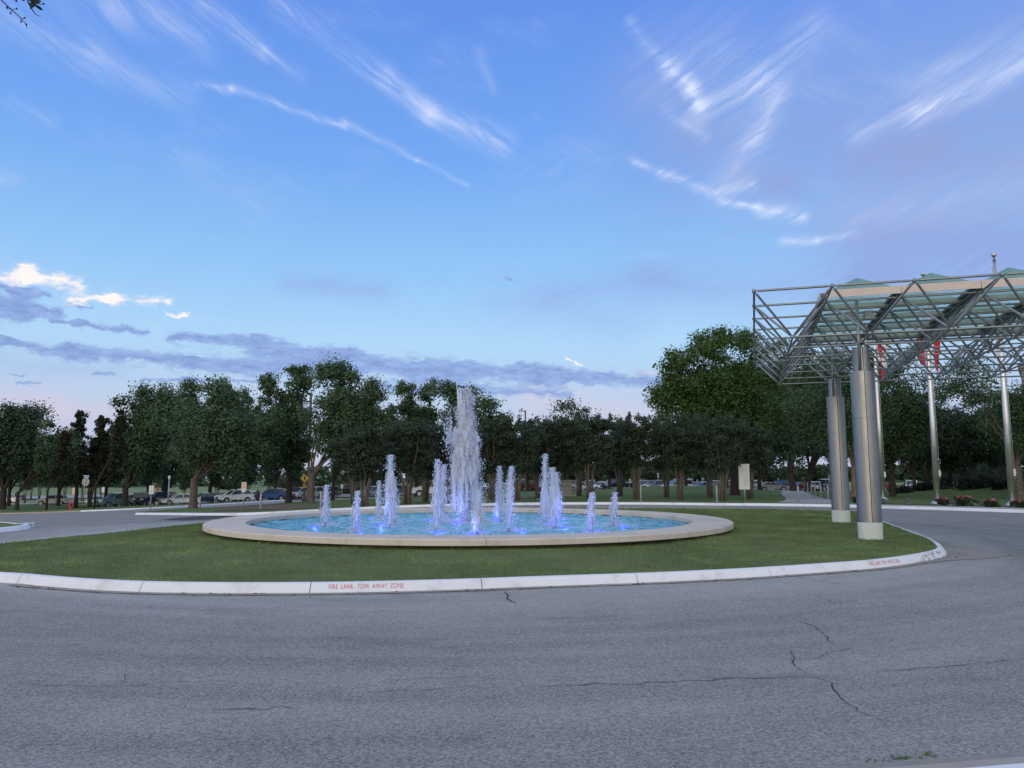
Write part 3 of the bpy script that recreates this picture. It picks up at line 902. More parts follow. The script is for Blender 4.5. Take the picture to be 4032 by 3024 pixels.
# dead leaves and grit lying along the kerb foot
mb = MB(); rr = random.Random(9)
for i in range(150):
    d = rr.uniform(0.3, dtip - .3); q = ISL.off(d, -rr.uniform(.04, .26)); s_ = rr.uniform(.012, .035); a = rr.uniform(0, PI)
    z_ = Z(q.x, q.y) + .006
    mb.add([(q.x + s_*math.cos(a), q.y + s_*math.sin(a), z_), (q.x - s_*.5*math.sin(a), q.y + s_*.5*math.cos(a), z_ + rr.uniform(.004, .015)),
            (q.x - s_*math.cos(a), q.y - s_*math.sin(a), z_ + .004), (q.x + s_*.5*math.sin(a), q.y - s_*.5*math.cos(a), z_ + .002)], [(0,1,2,3)])
tag(mb.build('leaf_litter', simple('dead_leaf', (.10, .06, .035), .9)), 'dead leaves and grit along the foot of the kerb', None, None, 'stuff')

# ------------------------------------------------------------------ lettering on the kerbs
def kerb_text(path, px, py, s_txt, length, mtl, label, o_lo=0.022, o_hi=0.060):
    dc = path.nearest(at(px, py).xy)
    q0 = path.off(dc, 0)
    root = empty('kerb_lettering', (q0.x, q0.y, Z(q0.x, q0.y)), 0, label, 'lettering', 'fire lane lettering on the kerbs')
    ws = []
    for wd in s_txt.split(' '):
        cu = bpy.data.curves.new('word', 'FONT'); cu.body = wd; cu.size = 1.0; cu.space_character = 1.14; cu.offset = -0.010
        tmp = bpy.data.objects.new('tmp', cu); COL.objects.link(tmp)
        me = bpy.data.meshes.new_from_object(tmp)
        bpy.data.objects.remove(tmp)
        ws.append((me, max(v_.co.x for v_ in me.vertices)))
    tot = sum(w_ for _, w_ in ws) + .62 * (len(ws) - 1); cur = 0.0
    for me, w_ in ws:
        for v_ in me.vertices:
            d = dc + ((cur + v_.co.x) / tot - .5) * length
            o = max(.001, o_lo + (o_hi - o_lo) * v_.co.y / .7)
            h = .02
            for (oa, ha), (ob, hb) in zip(KPROF[1:], KPROF[2:]):
                if oa <= o <= ob: h = ha + (hb - ha) * (o - oa) / max(1e-6, ob - oa); break
            v_.co = kerb_at(path, d, o - .004, h + .003) - root.location
        me.materials.clear(); me.materials.append(mtl)
        link(bpy.data.objects.new('word', me), root)
        cur += w_ + .62
kerb_text(ISL, 1440, 2335, 'FIRE LANE. TOW AWAY ZONE', 1.02, M['red_letter'], 'crisp red stencilled words FIRE LANE. TOW AWAY ZONE on the nearest stretch of kerb', .022, .060)
kerb_text(ISL, 3505, 2234, 'FIRE LANE TOW AWAY ZONE', 0.95, M['red_letter'], 'worn red stencilled words on the scuffed kerb nose of the island', .022, .062)
kerb_text(BACK, 2817, 1990, 'FIRE LANE TOW AWAY ZONE', 1.05, M['red_letter_faded'], 'faded pink words on the far kerb in front of the schedule board')
kerb_text(BACK, 905, 2030, 'FIRE LANE TOW AWAY ZONE', 1.05, M['red_letter_faded'], 'faded pink words on the kerb just left of the fountain rim')
kerb_text(BACK, 2120, 1988, 'FIRE LANE TOW AWAY ZONE', 1.0, M['red_letter_faded'], 'faded pink words on the far kerb behind the right hand jets')
kerb_text(BACK, 3510, 2003, 'FIRE LANE TOW AWAY ZONE', 0.95, M['red_letter_faded'], 'faded pink words on the far kerb by the first flagpole')

# ------------------------------------------------------------------ grass blades on the near lawn
def inside_np(px_, py_, poly):
    ins = np.zeros(len(px_), bool); n = len(poly); j = n - 1
    for i in range(n):
        xi, yi, xj, yj = poly[i].x, poly[i].y, poly[j].x, poly[j].y
        if yi != yj:
            c_ = ((yi > py_) != (yj > py_)) & (px_ < (xj - xi) * (py_ - yi) / (yj - yi) + xi)
            ins ^= c_
        j = i
    return ins
Zv = np.vectorize(Z)
def blades(name, poly, count, hgt, wid, seed, label, mtl, h0, excl=None, bb=None, tuft=None):
    rs = np.random.RandomState(seed)
    xs = [p.x for p in poly]; ys = [p.y for p in poly]
    x0, x1, y0, y1 = bb or (min(xs), max(xs), min(ys), max(ys))
    n = count * 2
    x = rs.uniform(x0, x1, n)
    y = y0 + (y1 - y0) * rs.rand(n) ** 1.5
    k = inside_np(x, y, poly)
    if excl is not None: k &= ~excl(x, y)
    x, y = x[k][:count], y[k][:count]; n = len(x)
    z = Zv(x, y) + h0
    z += 0.02 * np.array([mnoise.noise(Vector((a * .35, b * .35, 3))) for a, b in zip(x, y)])
    d = np.hypot(x, y); sc = np.clip(d / 13.0, 0.9, 2.2)
    cl = np.array([mnoise.noise(Vector((a * 1.4, b * 1.4, 9))) for a, b in zip(x, y)])
    h = hgt * rs.uniform(.5, 1.25, n) * (1 + .45 * cl) * np.sqrt(sc); w = wid * rs.uniform(.7, 1.3, n) * sc
    a = rs.uniform(0, 2*PI, n); lean = rs.uniform(.1, .9, n) * h; la = rs.uniform(0, 2*PI, n)
    V = np.zeros((n, 3, 3), np.float32)
    V[:, 0] = np.stack([x - w*np.cos(a), y - w*np.sin(a), z - .01], 1)
    V[:, 1] = np.stack([x + w*np.cos(a), y + w*np.sin(a), z - .01], 1)
    V[:, 2] = np.stack([x + lean*np.cos(la), y + lean*np.sin(la), z + h], 1)
    tint = np.repeat(np.clip(rs.rand(n) * .8 + cl * .5 + .1, 0, 1.2), 3)
    Fq = np.arange(3 * n).reshape(-1, 3)
    o = link(bpy.data.objects.new(name, np_mesh(name, V.reshape(-1, 3), Fq, mtl, tint)))
    return tag(o, label, 'grass', None, 'stuff')
RIM_R = 7.08
fex = lambda x, y: (np.hypot(x - FC.x, y - FC.y) < RIM_R - .75)
blades('grass', isl_in, 260000, .036, .0042, 1, 'short mown grass on the fountain island', M['blade'], .110, fex, bb=(-13, 14.8, 10.4, 36))
edge = ring_poly(ISL, .20, .3)
# ------------------------------------------------------------------ fountain
RIM_Z, WAT_Z = 0.37, 0.235
RIM_IN = RIM_R - 1.02
f = empty('fountain', (FC.x, FC.y, 0.13), 0, 'wide round fountain basin with a low pale stone rim in the middle of the island', 'fountain')
zb = 0.13
for k in range(16):
    a0 = R(-90 + 5 - 22.5 * k - 22.5) ; a1 = a0 + R(22.5)
    g = 0.010 / RIM_R
    mb = MB()
    pr = [(RIM_IN, RIM_Z-.125), (RIM_IN, RIM_Z-.018), (RIM_IN+.018, RIM_Z), (RIM_R-.022, RIM_Z), (RIM_R, RIM_Z-.022), (RIM_R, RIM_Z-.125)]
    n = 10; m_ = len(pr); vs = []; fs = []
    for i in range(n + 1):
        a = a0 + g/2 + (a1 - a0 - g) * i / n
        for r, z in pr: vs.append((r*math.cos(a), r*math.sin(a), z - zb))
    for i in range(n):
        for q in range(m_):
            q2 = (q + 1) % m_
            fs.append((i*m_+q, (i+1)*m_+q, (i+1)*m_+q2, i*m_+q2))
    fs.append(list(range(m_))); fs.append([n*m_+q for q in range(m_)][::-1])
    mb.add(vs, fs, False)
    mb.build('coping_slab', M['rim'], f)
mb = MB()
mb.lathe([(RIM_R-.42, -.25), (RIM_R-.42, RIM_Z-.127-zb)], 96); mb.lathe([(RIM_IN+.12, RIM_Z-.127-zb), (RIM_IN+.12, -.3)], 96)
mb.build('basin_wall', M['pedestal'], f)
mb = MB(); mb.lathe([(0.01, -.16), (RIM_IN+.12, -.16)], 64); mb.build('basin_floor', M['pool_floor'], f)
# joint mortar seen in the gaps
# water: real ripples
nr, na = 90, 260
rs = np.random.RandomState(4)
rad = np.linspace(0.0, RIM_IN + .10, nr); ang = np.linspace(0, 2*PI, na, endpoint=False)
RR, AA = np.meshgrid(rad, ang, indexing='ij')
X = FC.x + RR*np.cos(AA); Y = FC.y + RR*np.sin(AA)
H = np.zeros_like(X)
for i in range(46):
    th = rs.uniform(0, 2*PI); k_ = rs.uniform(5, 30); H += (0.030 / k_ ** .8) * np.sin(k_*(X*math.cos(th) + Y*math.sin(th)) + rs.uniform(0, 6.3))
V = np.stack([X, Y, WAT_Z + H], -1).reshape(-1, 3)
ii, jj = np.meshgrid(np.arange(nr-1), np.arange(na), indexing='ij'); j2 = (jj + 1) % na
Fq = np.stack([ii*na+jj, (ii+1)*na+jj, (ii+1)*na+j2, ii*na+j2], -1).reshape(-1, 4)
wob = link(bpy.data.objects.new('water', np_mesh('water', V, Fq, M['water'], smooth=True)))
tag(wob, 'rippling turquoise water filling the fountain basin', None, None, 'structure')

def water_at(px, py):
    d = ray(px, py); t = (WAT_Z - EYE) / d.z
    return Vector((t*d.x, t*d.y, WAT_Z))

def strand(mb, base, hgt, r0, r1, lean, rnd, wob_=0.02, seg=16, n=8):
    pts = []; rad = []
    ph = [rnd.uniform(0, 6.3) for _ in range(4)]
    for i in range(seg + 1):
        t = i / seg
        ox = wob_ * t * (math.sin(t*7 + ph[0]) + .5*math.sin(t*19 + ph[1])); oy = wob_ * t * (math.sin(t*8 + ph[2]) + .5*math.sin(t*17 + ph[3]))
        pts.append(base + Vector((lean.x*t*t + ox, lean.y*t*t + oy, hgt*t)))
        rr = r0 + (r1 - r0) * min(1, t*1.4)
        if t > .55: rr *= max(.08, 1 - ((t - .55) / .45) ** 1.9)
        rad.append(max(.005, rr * rnd.uniform(.90, 1.12)))
    mb.tube(pts, rad, n)
def drops(mb_v, n, fn, rs, smin, smax):
    """tiny stretched octahedra"""
    C_ = fn(n); s = rs.uniform(smin, smax, (n, 1)) * (rs.rand(n, 1) ** .8 + .45)
    st = rs.uniform(1.0, 3.2, (n, 1))
    off = np.array([(1,0,0),(-1,0,0),(0,1,0),(0,-1,0),(0,0,1),(0,0,-1)], np.float32)
    V = C_[:, None, :] + off[None] * np.concatenate([s, s, s*st], 1)[:, None, :] * rs.uniform(.6, 1.4, (n, 6, 1))
    fc = np.array([(0,2,4),(2,1,4),(1,3,4),(3,0,4),(2,0,5),(1,2,5),(3,1,5),(0,3,5)])
    Fq = (np.arange(n)[:, None, None] * 6 + fc[None]).reshape(-1, 3)
    return V.reshape(-1, 3), Fq
def jet(bx, by, tx, ty, label, wpx, spray=1400, skirt=.16, seed=0):
    b = water_at(bx, by)
    d = b.y; H_ = zat(ty, d) - WAT_Z
    top = Vector(((tx - CX) / F_PX * (d * math.cos(PITCH) + (H_ + WAT_Z - EYE) * math.sin(PITCH)) - b.x, 0, 0))
    rnd = random.Random(seed); rs = np.random.RandomState(seed)
    r = wpx / 2 / F_PX * d
    root = empty('fountain_jet', b, 0, label, 'fountain jet', 'water jets of the fountain')
    mb = MB(); mb.tube([(0,0,-.12), (0,0,.035)], [.030, .026], 10); mb.tube([(0,0,.035),(0,0,.06)], [.035,.035], 10)
    mb.build('nozzle', M['dark_metal'], root)
    mb = MB()
    strand(mb, Vector((0,0,.05)), H_*.985, .030, r*.55, top, rnd, .012)
    for i in range(11):
        a = rnd.uniform(0, 2*PI); q = rnd.uniform(.1, 1.0)
        z0 = rnd.uniform(.04, .42) * H_
        h1 = H_ * (1.0 - .52*q ** 1.3) * rnd.uniform(.86, 1.0) - z0
        if h1 < .15: continue
        e0 = Vector((math.cos(a), math.sin(a), 0)) * q * r
        strand(mb, e0*.95 + Vector((0, 0, z0)) + top*(z0/H_)**2, h1, r*.24, r*rnd.uniform(.30, .50), top * rnd.uniform(.6, 1) - e0*.55, rnd, .025, 14, 6)
    # broken sheets falling back, outside
    for i in range(12):
        a = rnd.uniform(0, 2*PI); q = r * rnd.uniform(.9, 1.5)
        z0 = rnd.uniform(.03, .50) * H_; h1 = rnd.uniform(.08, .28) * H_
        strand(mb, Vector((math.cos(a)*q, math.sin(a)*q, z0)), h1, r*.07, r*.12, Vector((-math.cos(a), -math.sin(a), 0))*r*.4, rnd, .03, 8, 5)
    mb.build('water_column', M['jet'], root)
    def fn(n):
        t = rs.rand(n) ** .85; a = rs.uniform(0, 2*PI, n)
        rr = r * (.45 + np.abs(rs.normal(0, .55, n))) * (1.15 - .55*t) + skirt * rs.rand(n) ** 2.2 * (1 - t) * .8
        return np.stack([top.x*t*t + rr*np.cos(a), rr*np.sin(a), .02 + t*H_*1.0], 1)
    V, Fq = drops(None, spray, fn, rs, .0035, .010)
    def fn2(n):
        a = rs.uniform(0, 2*PI, n); rr = .03 + .22 * np.abs(rs.normal(0, 1, n))
        return np.stack([rr*np.cos(a), rr*np.sin(a), .012 + .10*rs.rand(n)**2.5*np.exp(-rr*3)], 1)
    V2, F2 = drops(None, 160, fn2, rs, .006, .014)
    V = np.concatenate([V, V2]); Fq = np.concatenate([Fq, F2 + spray*6])
    o = link(bpy.data.objects.new('spray', np_mesh('spray', V, Fq, M['jet'])), root); o['kind'] = 'stuff'
    return b, H_
JETS = [
 (1281,2069,1286,1913,'short jet nearest the left end of the basin',24),
 (1401,2098,1407,1938,'short jet close to the near rim, second from the left',26),
 (1490,2045,1493,1896,'thin jet at the back between the second short jet and the tall left jet',18),
 (1534,2077,1537,1794,'tall pointed jet left of the middle, in front of a shorter one',42),
 (1554,2058,1548,1880,'jet hidden close behind the tall pointed left jet',26),
 (1719,2088,1723,1812,'ragged jet just left of the central plume',34),
 (1735,2048,1750,1832,'jet behind the ragged one left of the central plume',26),
 (1880,2108,1887,1936,'blue tinted jet in front of the central plume against the near rim',32),
 (1967,2050,1967,1838,'slim jet at the back just right of the central plume',26),
 (2002,2092,2014,1839,'rounded jet right of the central plume, nearer the camera',30),
 (2143,2060,2147,1790,'tallest and thinnest of the right hand jets',28),
 (2180,2077,2174,1843,'broad jet in front of the tall thin right hand one',36),
 (2198,2044,2190,1862,'jet at the back of the right hand cluster',26),
 (2326,2100,2332,1944,'short jet against the near rim, second from the right end',24),
 (2417,2069,2423,1942,'short jet nearest the right end of the basin',24)]
for i, (bx, by, tx, ty, lb, w_) in enumerate(JETS):
    jet(bx, by, tx, ty, lb, w_, 900 if ty > 1850 else 1400, seed=20 + i)

# central plume
b = water_at(1833, 2062); rs = np.random.RandomState(77); rnd = random.Random(77)
HC = zat(1516, b.y) - WAT_Z
root = empty('fountain_jet', b, 0, 'tall wide white central plume rising above the trees', 'fountain jet', 'water jets of the fountain')
mb = MB()
for k in range(8):
    a = 2*PI*k/8; mb.tube([(math.cos(a)*.07, math.sin(a)*.07, -.1), (math.cos(a)*.07, math.sin(a)*.07, .09)], .026, 8)
mb.build('nozzle', M['dark_metal'], root)
mb = MB()
S_ = b.y / F_PX
for k in range(9):
    a = 2*PI*k/9; q = .055
    strand(mb, Vector((math.cos(a)*q, math.sin(a)*q, .08)), HC*rnd.uniform(.86, .99), .050, .095, Vector((math.cos(a)*.13, math.sin(a)*.13, 0)) + Vector((-.08,0,0)), rnd, .02, 26, 8)
mb.build('water_column', M['jet'], root)
mb = MB()
for k in range(170):
    a = rnd.uniform(0, 2*PI); q = .33 * math.sqrt(rnd.random())
    z0 = HC * (.07 + .55 * rnd.random() ** .8); zt = HC * (1.0 - .74*(q/.33)**1.05 * (.60 + .40*rnd.random())) * rnd.uniform(.93, 1.0)
    x_ = math.cos(a)*q; y_ = math.sin(a)*q
    if x_ > .06: zt = min(zt*1.15, HC*.925)
    strand(mb, Vector((x_*1.15, y_*1.1, z0)), max(.3, zt - z0), .045*rnd.uniform(.5, 1), .075*rnd.uniform(.6, 1.3), Vector((-x_*.35 - .02, -y_*.3, 0)), rnd, .035, 16, 6)
mb.build('falling_water', M['jet'], root)
def fnc(n):
    t = rs.rand(n) ** .9; a = rs.uniform(0, 2*PI, n)
    w0 = .12 + .52*(1 - t)**.75
    rr = w0 * (rs.rand(n) ** .42) * (1 + .18*rs.normal(0, 1, n))
    clump = .05*np.sin(t*40 + 3*np.cos(a)) + .03*np.sin(t*90 + a*5)
    return np.stack([rr*np.cos(a) + clump - .01, rr*np.sin(a), .03 + t*HC*.965], 1)
V, Fq = drops(None, 13000, fnc, rs, .004, .011)
def fnl(n):      # the bunch thrown out to the left at two thirds height
    t = rs.normal(.55, .07, n); q = np.abs(rs.normal(0, .10, n))
    return np.stack([-.40 - q*1.3, rs.normal(0, .1, n), (.10 + t)*HC], 1)
V2, F2 = drops(None, 500, fnl, rs, .006, .014)
def fnb(n):
    a = rs.uniform(0, 2*PI, n); rr = .08 + .45*np.abs(rs.normal(0, 1, n))
    return np.stack([rr*np.cos(a), rr*np.sin(a), .015 + .12*rs.rand(n)**3], 1)
V3, F3 = drops(None, 1300, fnb, rs, .007, .016)
nv = len(V); V = np.concatenate([V, V2, V3]); Fq = np.concatenate([Fq, F2 + nv, F3 + nv + len(V2)])
o = link(bpy.data.objects.new('spray', np_mesh('spray', V, Fq, M['jet'])), root); o['kind'] = 'stuff'

# blue lights under the jets (lit lamps)
LEDS = [(1237,2075,'left end, beside the first short jet'),(1467,2042,'at the back beside the thin jet'),(1500,2081,'in front of the tall left jet'),
 (1500,2064,'just left of the tall left jet'),(1730,2095,'beside the ragged jet near the near rim'),(1695,2050,'at the back left of the central plume'),
 (1890,2098,'under the blue tinted jet in front of the plume'),(1953,2050,'beside the slim jet right of the plume'),(2056,2094,'right of the rounded jet near the rim'),
 (2222,2046,'at the back of the right hand cluster'),(2226,2079,'right of the broad right hand jet'),(2358,2094,'beside the second jet from the right end'),
 (2456,2074,'right end, beside the last short jet'),(1865,2045,'behind the central plume'),(1422,2102,'beside the second short jet against the near rim'),(1862,2108,'left of the blue tinted jet at the near rim'),(2310,2104,'left of the second jet from the right end'),(2165,2064,'between the tall thin jet and the broad one'),(1800,2066,'just left of the central plume nozzle')]
for px_, py_, lb in LEDS:
    p = water_at(px_, py_)
    root = empty('pool_light', (p.x, p.y, WAT_Z), 0, 'blue glowing pool light ' + lb, 'pool light', 'blue pool lights in the water')
    mb = MB(); mb.lathe([(.10,-.12),(.13,-.02),(.13,.004)], 16); mb.build('housing', M['dark_metal'], root)
    mb = MB(); mb.lathe([(.0001,.040),(.07,.034),(.12,.018),(.16,-.02)], 18); mb.build('lens', M['led'], root)
    ld = bpy.data.lights.new('pool_lamp', 'POINT'); ld.energy = 2.5; ld.color = (.06, .10, 1.0); ld.shadow_soft_size = .06
    lo = link(bpy.data.objects.new('pool_lamp', ld), root); lo.location = (0, 0, .16)
    ls = bpy.data.lights.new('pool_uplight', 'SPOT'); ls.energy = 42.0 if 'central' in lb or 'plume' in lb else 36.0; ls.color = (.34, .40, 1.0); ls.shadow_soft_size = .25
    ls.spot_size = R(120); ls.spot_blend = .9
    lo = link(bpy.data.objects.new('pool_uplight', ls), root); lo.location = (0, 0, .08); lo.rotation_euler = (PI, 0, 0)

# ------------------------------------------------------------------ canopy
ZT = 4.0                                  # top chord above the eye
TH = R(17.4)
ax_a = Vector((math.sin(TH), math.cos(TH), 0)); ax_b = Vector((math.cos(TH), -math.sin(TH), 0))
BAY = 0.398 * ZT
C0 = Vector((1.330 * ZT, 4.138 * ZT, 0))
ZTOP, ZBOT = EYE + ZT, EYE + 0.768 * ZT
nodeT = lambda i, j: C0 + ax_b*(BAY*i) + ax_a*(BAY*j) + Vector((0, 0, ZTOP))
nodeB = lambda i, j: C0 + ax_b*(BAY*(i+.5)) + ax_a*(BAY*(j+.5)) + Vector((0, 0, ZBOT))
NB, NA_ = 9, 7
colpos = [C0 + ax_b*(BAY*1.5) + ax_a*(BAY*1.5), C0 + ax_b*(BAY*1.5) + ax_a*(BAY*5.5), C0 + ax_b*(BAY*7.5) + ax_a*(BAY*1.5), C0 + ax_b*(BAY*7.5) + ax_a*(BAY*5.5)]
can = empty('entrance_canopy', (colpos[0].x, colpos[0].y, 0), 0, 'grey steel space frame canopy with green glass skylights over the drive at right', 'canopy')
CO = Vector((colpos[0].x, colpos[0].y, 0))
def tubemesh(name, L, r):
    mb = MB(); e_ = .055
    mb.tube([(0,0,e_), (0,0,e_+.05), (0,0,L-e_-.05), (0,0,L-e_)], [r*.45, r, r, r*.45], 10)
    mb.tube([(0,0,.02), (0,0,e_)], r*.35, 6, False); mb.tube([(0,0,L-e_), (0,0,L-.02)], r*.35, 6, False)
    return mb.mesh(name, M['tube'])
LW = (nodeT(0,0) - nodeB(0,0)).length
me_t = tubemesh('top_chord', BAY, .026); me_b = tubemesh('bottom_chord', BAY, .024); me_w = tubemesh('web_tube', LW, .026)
mbn = MB(); mbn.ball((0,0,0), .050, 12); me_n = mbn.mesh('node_ball', M['tube'])
def rod(name, me, a, b_):
    o = bpy.data.objects.new(name, me); link(o, can)
    o.location = a - CO; o.rotation_mode = 'QUATERNION'
    o.rotation_quaternion = (b_ - a).to_track_quat('Z', 'Y')
for i in range(NB + 1):
    for j in range(NA_ + 1):
        o = link(bpy.data.objects.new('node_ball', me_n), can); o.location = nodeT(i, j) - CO
        if i < NB: rod('top_chord', me_t, nodeT(i, j), nodeT(i+1, j))
        if j < NA_: rod('top_chord', me_t, nodeT(i, j), nodeT(i, j+1))
for i in range(NB):
    for j in range(NA_):
        o = link(bpy.data.objects.new('node_ball', me_n), can); o.location = nodeB(i, j) - CO
        if i < NB-1: rod('bottom_chord', me_b, nodeB(i, j), nodeB(i+1, j))
        if j < NA_-1: rod('bottom_chord', me_b, nodeB(i, j), nodeB(i, j+1))
        for di, dj in ((0,0),(1,0),(0,1),(1,1)): rod('web_tube', me_w, nodeB(i, j), nodeT(i+di, j+dj))
# skylights: one glass pyramid per bay, gutters between
MX = Matrix(((ax_b.x, ax_a.x, 0, C0.x - CO.x), (ax_b.y, ax_a.y, 0, C0.y - CO.y), (0, 0, 1, 0), (0, 0, 0, 1)))
hb = BAY / 2
mb = MB()
h_ = .47; t_ = .012; e_ = .03
for z0, fl in ((0, 1), (-t_, -1)):
    q = [(-hb+e_, -hb+e_, z0), (hb-e_, -hb+e_, z0), (hb-e_, hb-e_, z0), (-hb+e_, hb-e_, z0), (0, 0, h_+z0)]
    fsx = [(0,1,4),(1,2,4),(2,3,4),(3,0,4)]
    mb.add(q, [f_ if fl > 0 else f_[::-1] for f_ in fsx])
pane_meshes = []
for k in range(4):
    mp = MB(); a_ = [(-hb+e_, -hb+e_), (hb-e_, -hb+e_), (hb-e_, hb-e_), (-hb+e_, hb-e_)]
    p0 = Vector((*a_[k], 0)); p1 = Vector((*a_[(k+1) % 4], 0)); p2 = Vector((0, 0, h_)); dn = Vector((0, 0, -t_))
    c_ = (p0+p1+p2)/3
    p0, p1, p2 = [p.lerp(c_, .012) for p in (p0, p1, p2)]
    mp.add([p0, p1, p2, p0+dn, p1+dn, p2+dn], [(0,1,2),(0,3,4,1),(1,4,5,2),(2,5,3,0)])
    pane_meshes.append(mp.mesh('glass_pane', M['skylight']))
for i in range(1, NB):
    for j in range(1, 5):
        cpos = C0 + ax_b*(BAY*(i+.5)) + ax_a*(BAY*(j+.5)) - CO
        sk = bpy.data.objects.new('skylight', pane_meshes[0]); link(sk, can)
        sk.location = cpos + Vector((0, 0, ZTOP + .235)); sk.rotation_euler = (0, 0, -TH)
        for k in (1, 2, 3): link(bpy.data.objects.new('glass_pane', pane_meshes[k]), sk)
for j in range(1, 6):
    y = j*BAY
    mb = MB(); mb.box(BAY+.05, y-.085, ZTOP+.13, NB*BAY-.05, y+.085, ZTOP+.165, MX); mb.box(BAY+.05, y-.03, ZTOP+.165, NB*BAY-.05, y+.03, ZTOP+.235, MX)
    mb.box(BAY+.05, y-.06, ZTOP+.10, NB*BAY-.05, y-.045, ZTOP+.13, MX); mb.box(BAY+.05, y+.045, ZTOP+.10, NB*BAY-.05, y+.06, ZTOP+.13, MX)
    mb.build('purlin', M['beam_light'], can)
for i in range(1, NB + 1):
    x = i*BAY
    mb = MB(); mb.box(x-.05, BAY-.02, ZTOP+.065, x+.05, 5*BAY+.02, ZTOP+.098, MX); mb.box(x-.095, BAY+.09, ZTOP+.168, x+.095, 5*BAY-.09, ZTOP+.225, MX)
    mb.build('rafter', M['beam'], can)
for i in range(1, NB):     # fascia panels, front and back
    for y in (BAY - .115, 5*BAY + .105):
        mb = MB(); mb.box(i*BAY+.006, y, ZTOP+.065, (i+1)*BAY-.006, y+.012, ZTOP+.245, MX); mb.box(i*BAY+.006, y+.014, ZTOP+.225, (i+1)*BAY-.006, y+.03 , ZTOP+.240, MX)
        mb.build('fascia_panel', M['fascia'], can)
for j in range(1, 5):
    mb = MB(); mb.box(BAY-.115, j*BAY+.006, ZTOP+.065, BAY-.10, (j+1)*BAY-.006, ZTOP+.245, MX); mb.build('fascia_panel', M['fascia'], can)
# columns
def column(cp, rz):
    zc = cp - CO
    mb = MB(); mb.lathe([(.268,-.2),(.268,.36),(.262,.372),(.01,.372)], 40, (zc.x, zc.y, .128)); mb.build('footing', M['footing'], can)
    zf = .128 + .375
    for (r, z0, z1) in ((.264, zf, 2.90), (.264, 2.905, 4.02), (.190, 4.03, 4.60)):
        for s_ in (0, 1):
            mb = MB(); g_ = .007 / r
            a0 = rz + s_*PI + g_; a1 = rz + (s_+1)*PI - g_
            mb.lathe([(r, z0), (r, z1)], 30, (zc.x, zc.y, 0), True, a0, a1); mb.lathe([(r, z1), (r-.012, z1+.004), (r-.11, z1+.004)], 30, (zc.x, zc.y, 0), False, a0, a1); mb.lathe([(r-.012, z0), (r, z0)], 30, (zc.x, zc.y, 0), False, a0, a1)
            mb.build('column_cladding', M['steel'], can)
    mb = MB(); mb.lathe([(.235, zf), (.235, 4.0), (.165, 4.001), (.165, 4.58), (.01, 4.58)], 24, (zc.x, zc.y, 0)); mb.build('column_core', M['seam'], can)
    mb = MB(); mb.tube([(zc.x, zc.y, 4.56), (zc.x, zc.y, ZBOT)], .04, 10); mb.build('column_head', M['tube'], can)
    q = zc - ax_a*.215 - ax_b*.06
    mb = MB(); mb.tube([(q.x, q.y, 4.03), (q.x, q.y, ZTOP+.10)], .038, 10); mb.build('drain_pipe', M['tube'], can)
    mb = MB(); q = zc - ax_a*.10 + ax_b*.02
    mb.box(q.x+.0, q.y-.05, ZBOT+.03, q.x+.09, q.y+.04, ZBOT+.13); mb.build('junction_box', M['fascia'], can)
    for sx in (-1, 1):
        q = zc + ax_b*.20*sx
        mb = MB(); mb.box(q.x-.09, q.y-.06, ZTOP-.32, q.x+.09, q.y+.06, ZTOP-.12); mb.build('lamp_box', M['post'], can)
for cp in colpos: column(cp, math.atan2(-cp.y, -cp.x) + R(12))

# ------------------------------------------------------------------ flagpoles
def flagpole(px, py, top_py, dia_px, label, depth_scale=1.0):
    b = at(px, py, .11); H_ = zat(top_py, b.y) - b.z
    r = dia_px / 2 / F_PX * b.y
    root = empty('flagpole', b, 0, label, 'flagpole', 'flagpoles right of the drive')
    mb = MB(); mb.lathe([(r*2.4, -.05), (r*2.3, .05), (r*1.25, .16), (r*1.1, .18), (.01, .18)], 20); mb.build('base_collar', M['pole'], root)
    mb = MB(); mb.tube([(0,0,.15), (0,0,H_*.35), (0,0,H_*.7), (0,0,H_-.35)], [r, r*.93, r*.70, r*.45], 16); mb.build('shaft', M['pole'], root)
    mb = MB(); mb.tube([(0,0,H_-.35), (0,0,H_-.12)], [r*.22, r*.22], 8); mb.lathe([(r*.45, H_-.36), (r*.6, H_-.30), (r*.3, H_-.25)], 12); mb.build('truck', M['dark_metal'], root)
    mb = MB(); mb.ball((0,0,H_), .13, 16); mb.build('finial_ball', M['pole'], root)
    mb = MB(); mb.tube([(r*1.35, -.02, 1.3), (r*.9, -.02, H_-.4)], .012, 5); mb.build('halyard', M['sign_white'], root)
    mb = MB(); mb.box(r*.8, -.09, 1.45, r*.8+.10, .05, 1.80); mb.tube([(r*.8+.1, -.02, 1.55), (r*.8+.17, -.02, 1.62), (r*.8+.1, -.02, 1.72)], .02, 6); mb.build('cleat_box', M['sign_white'], root)
    return b, r, H_
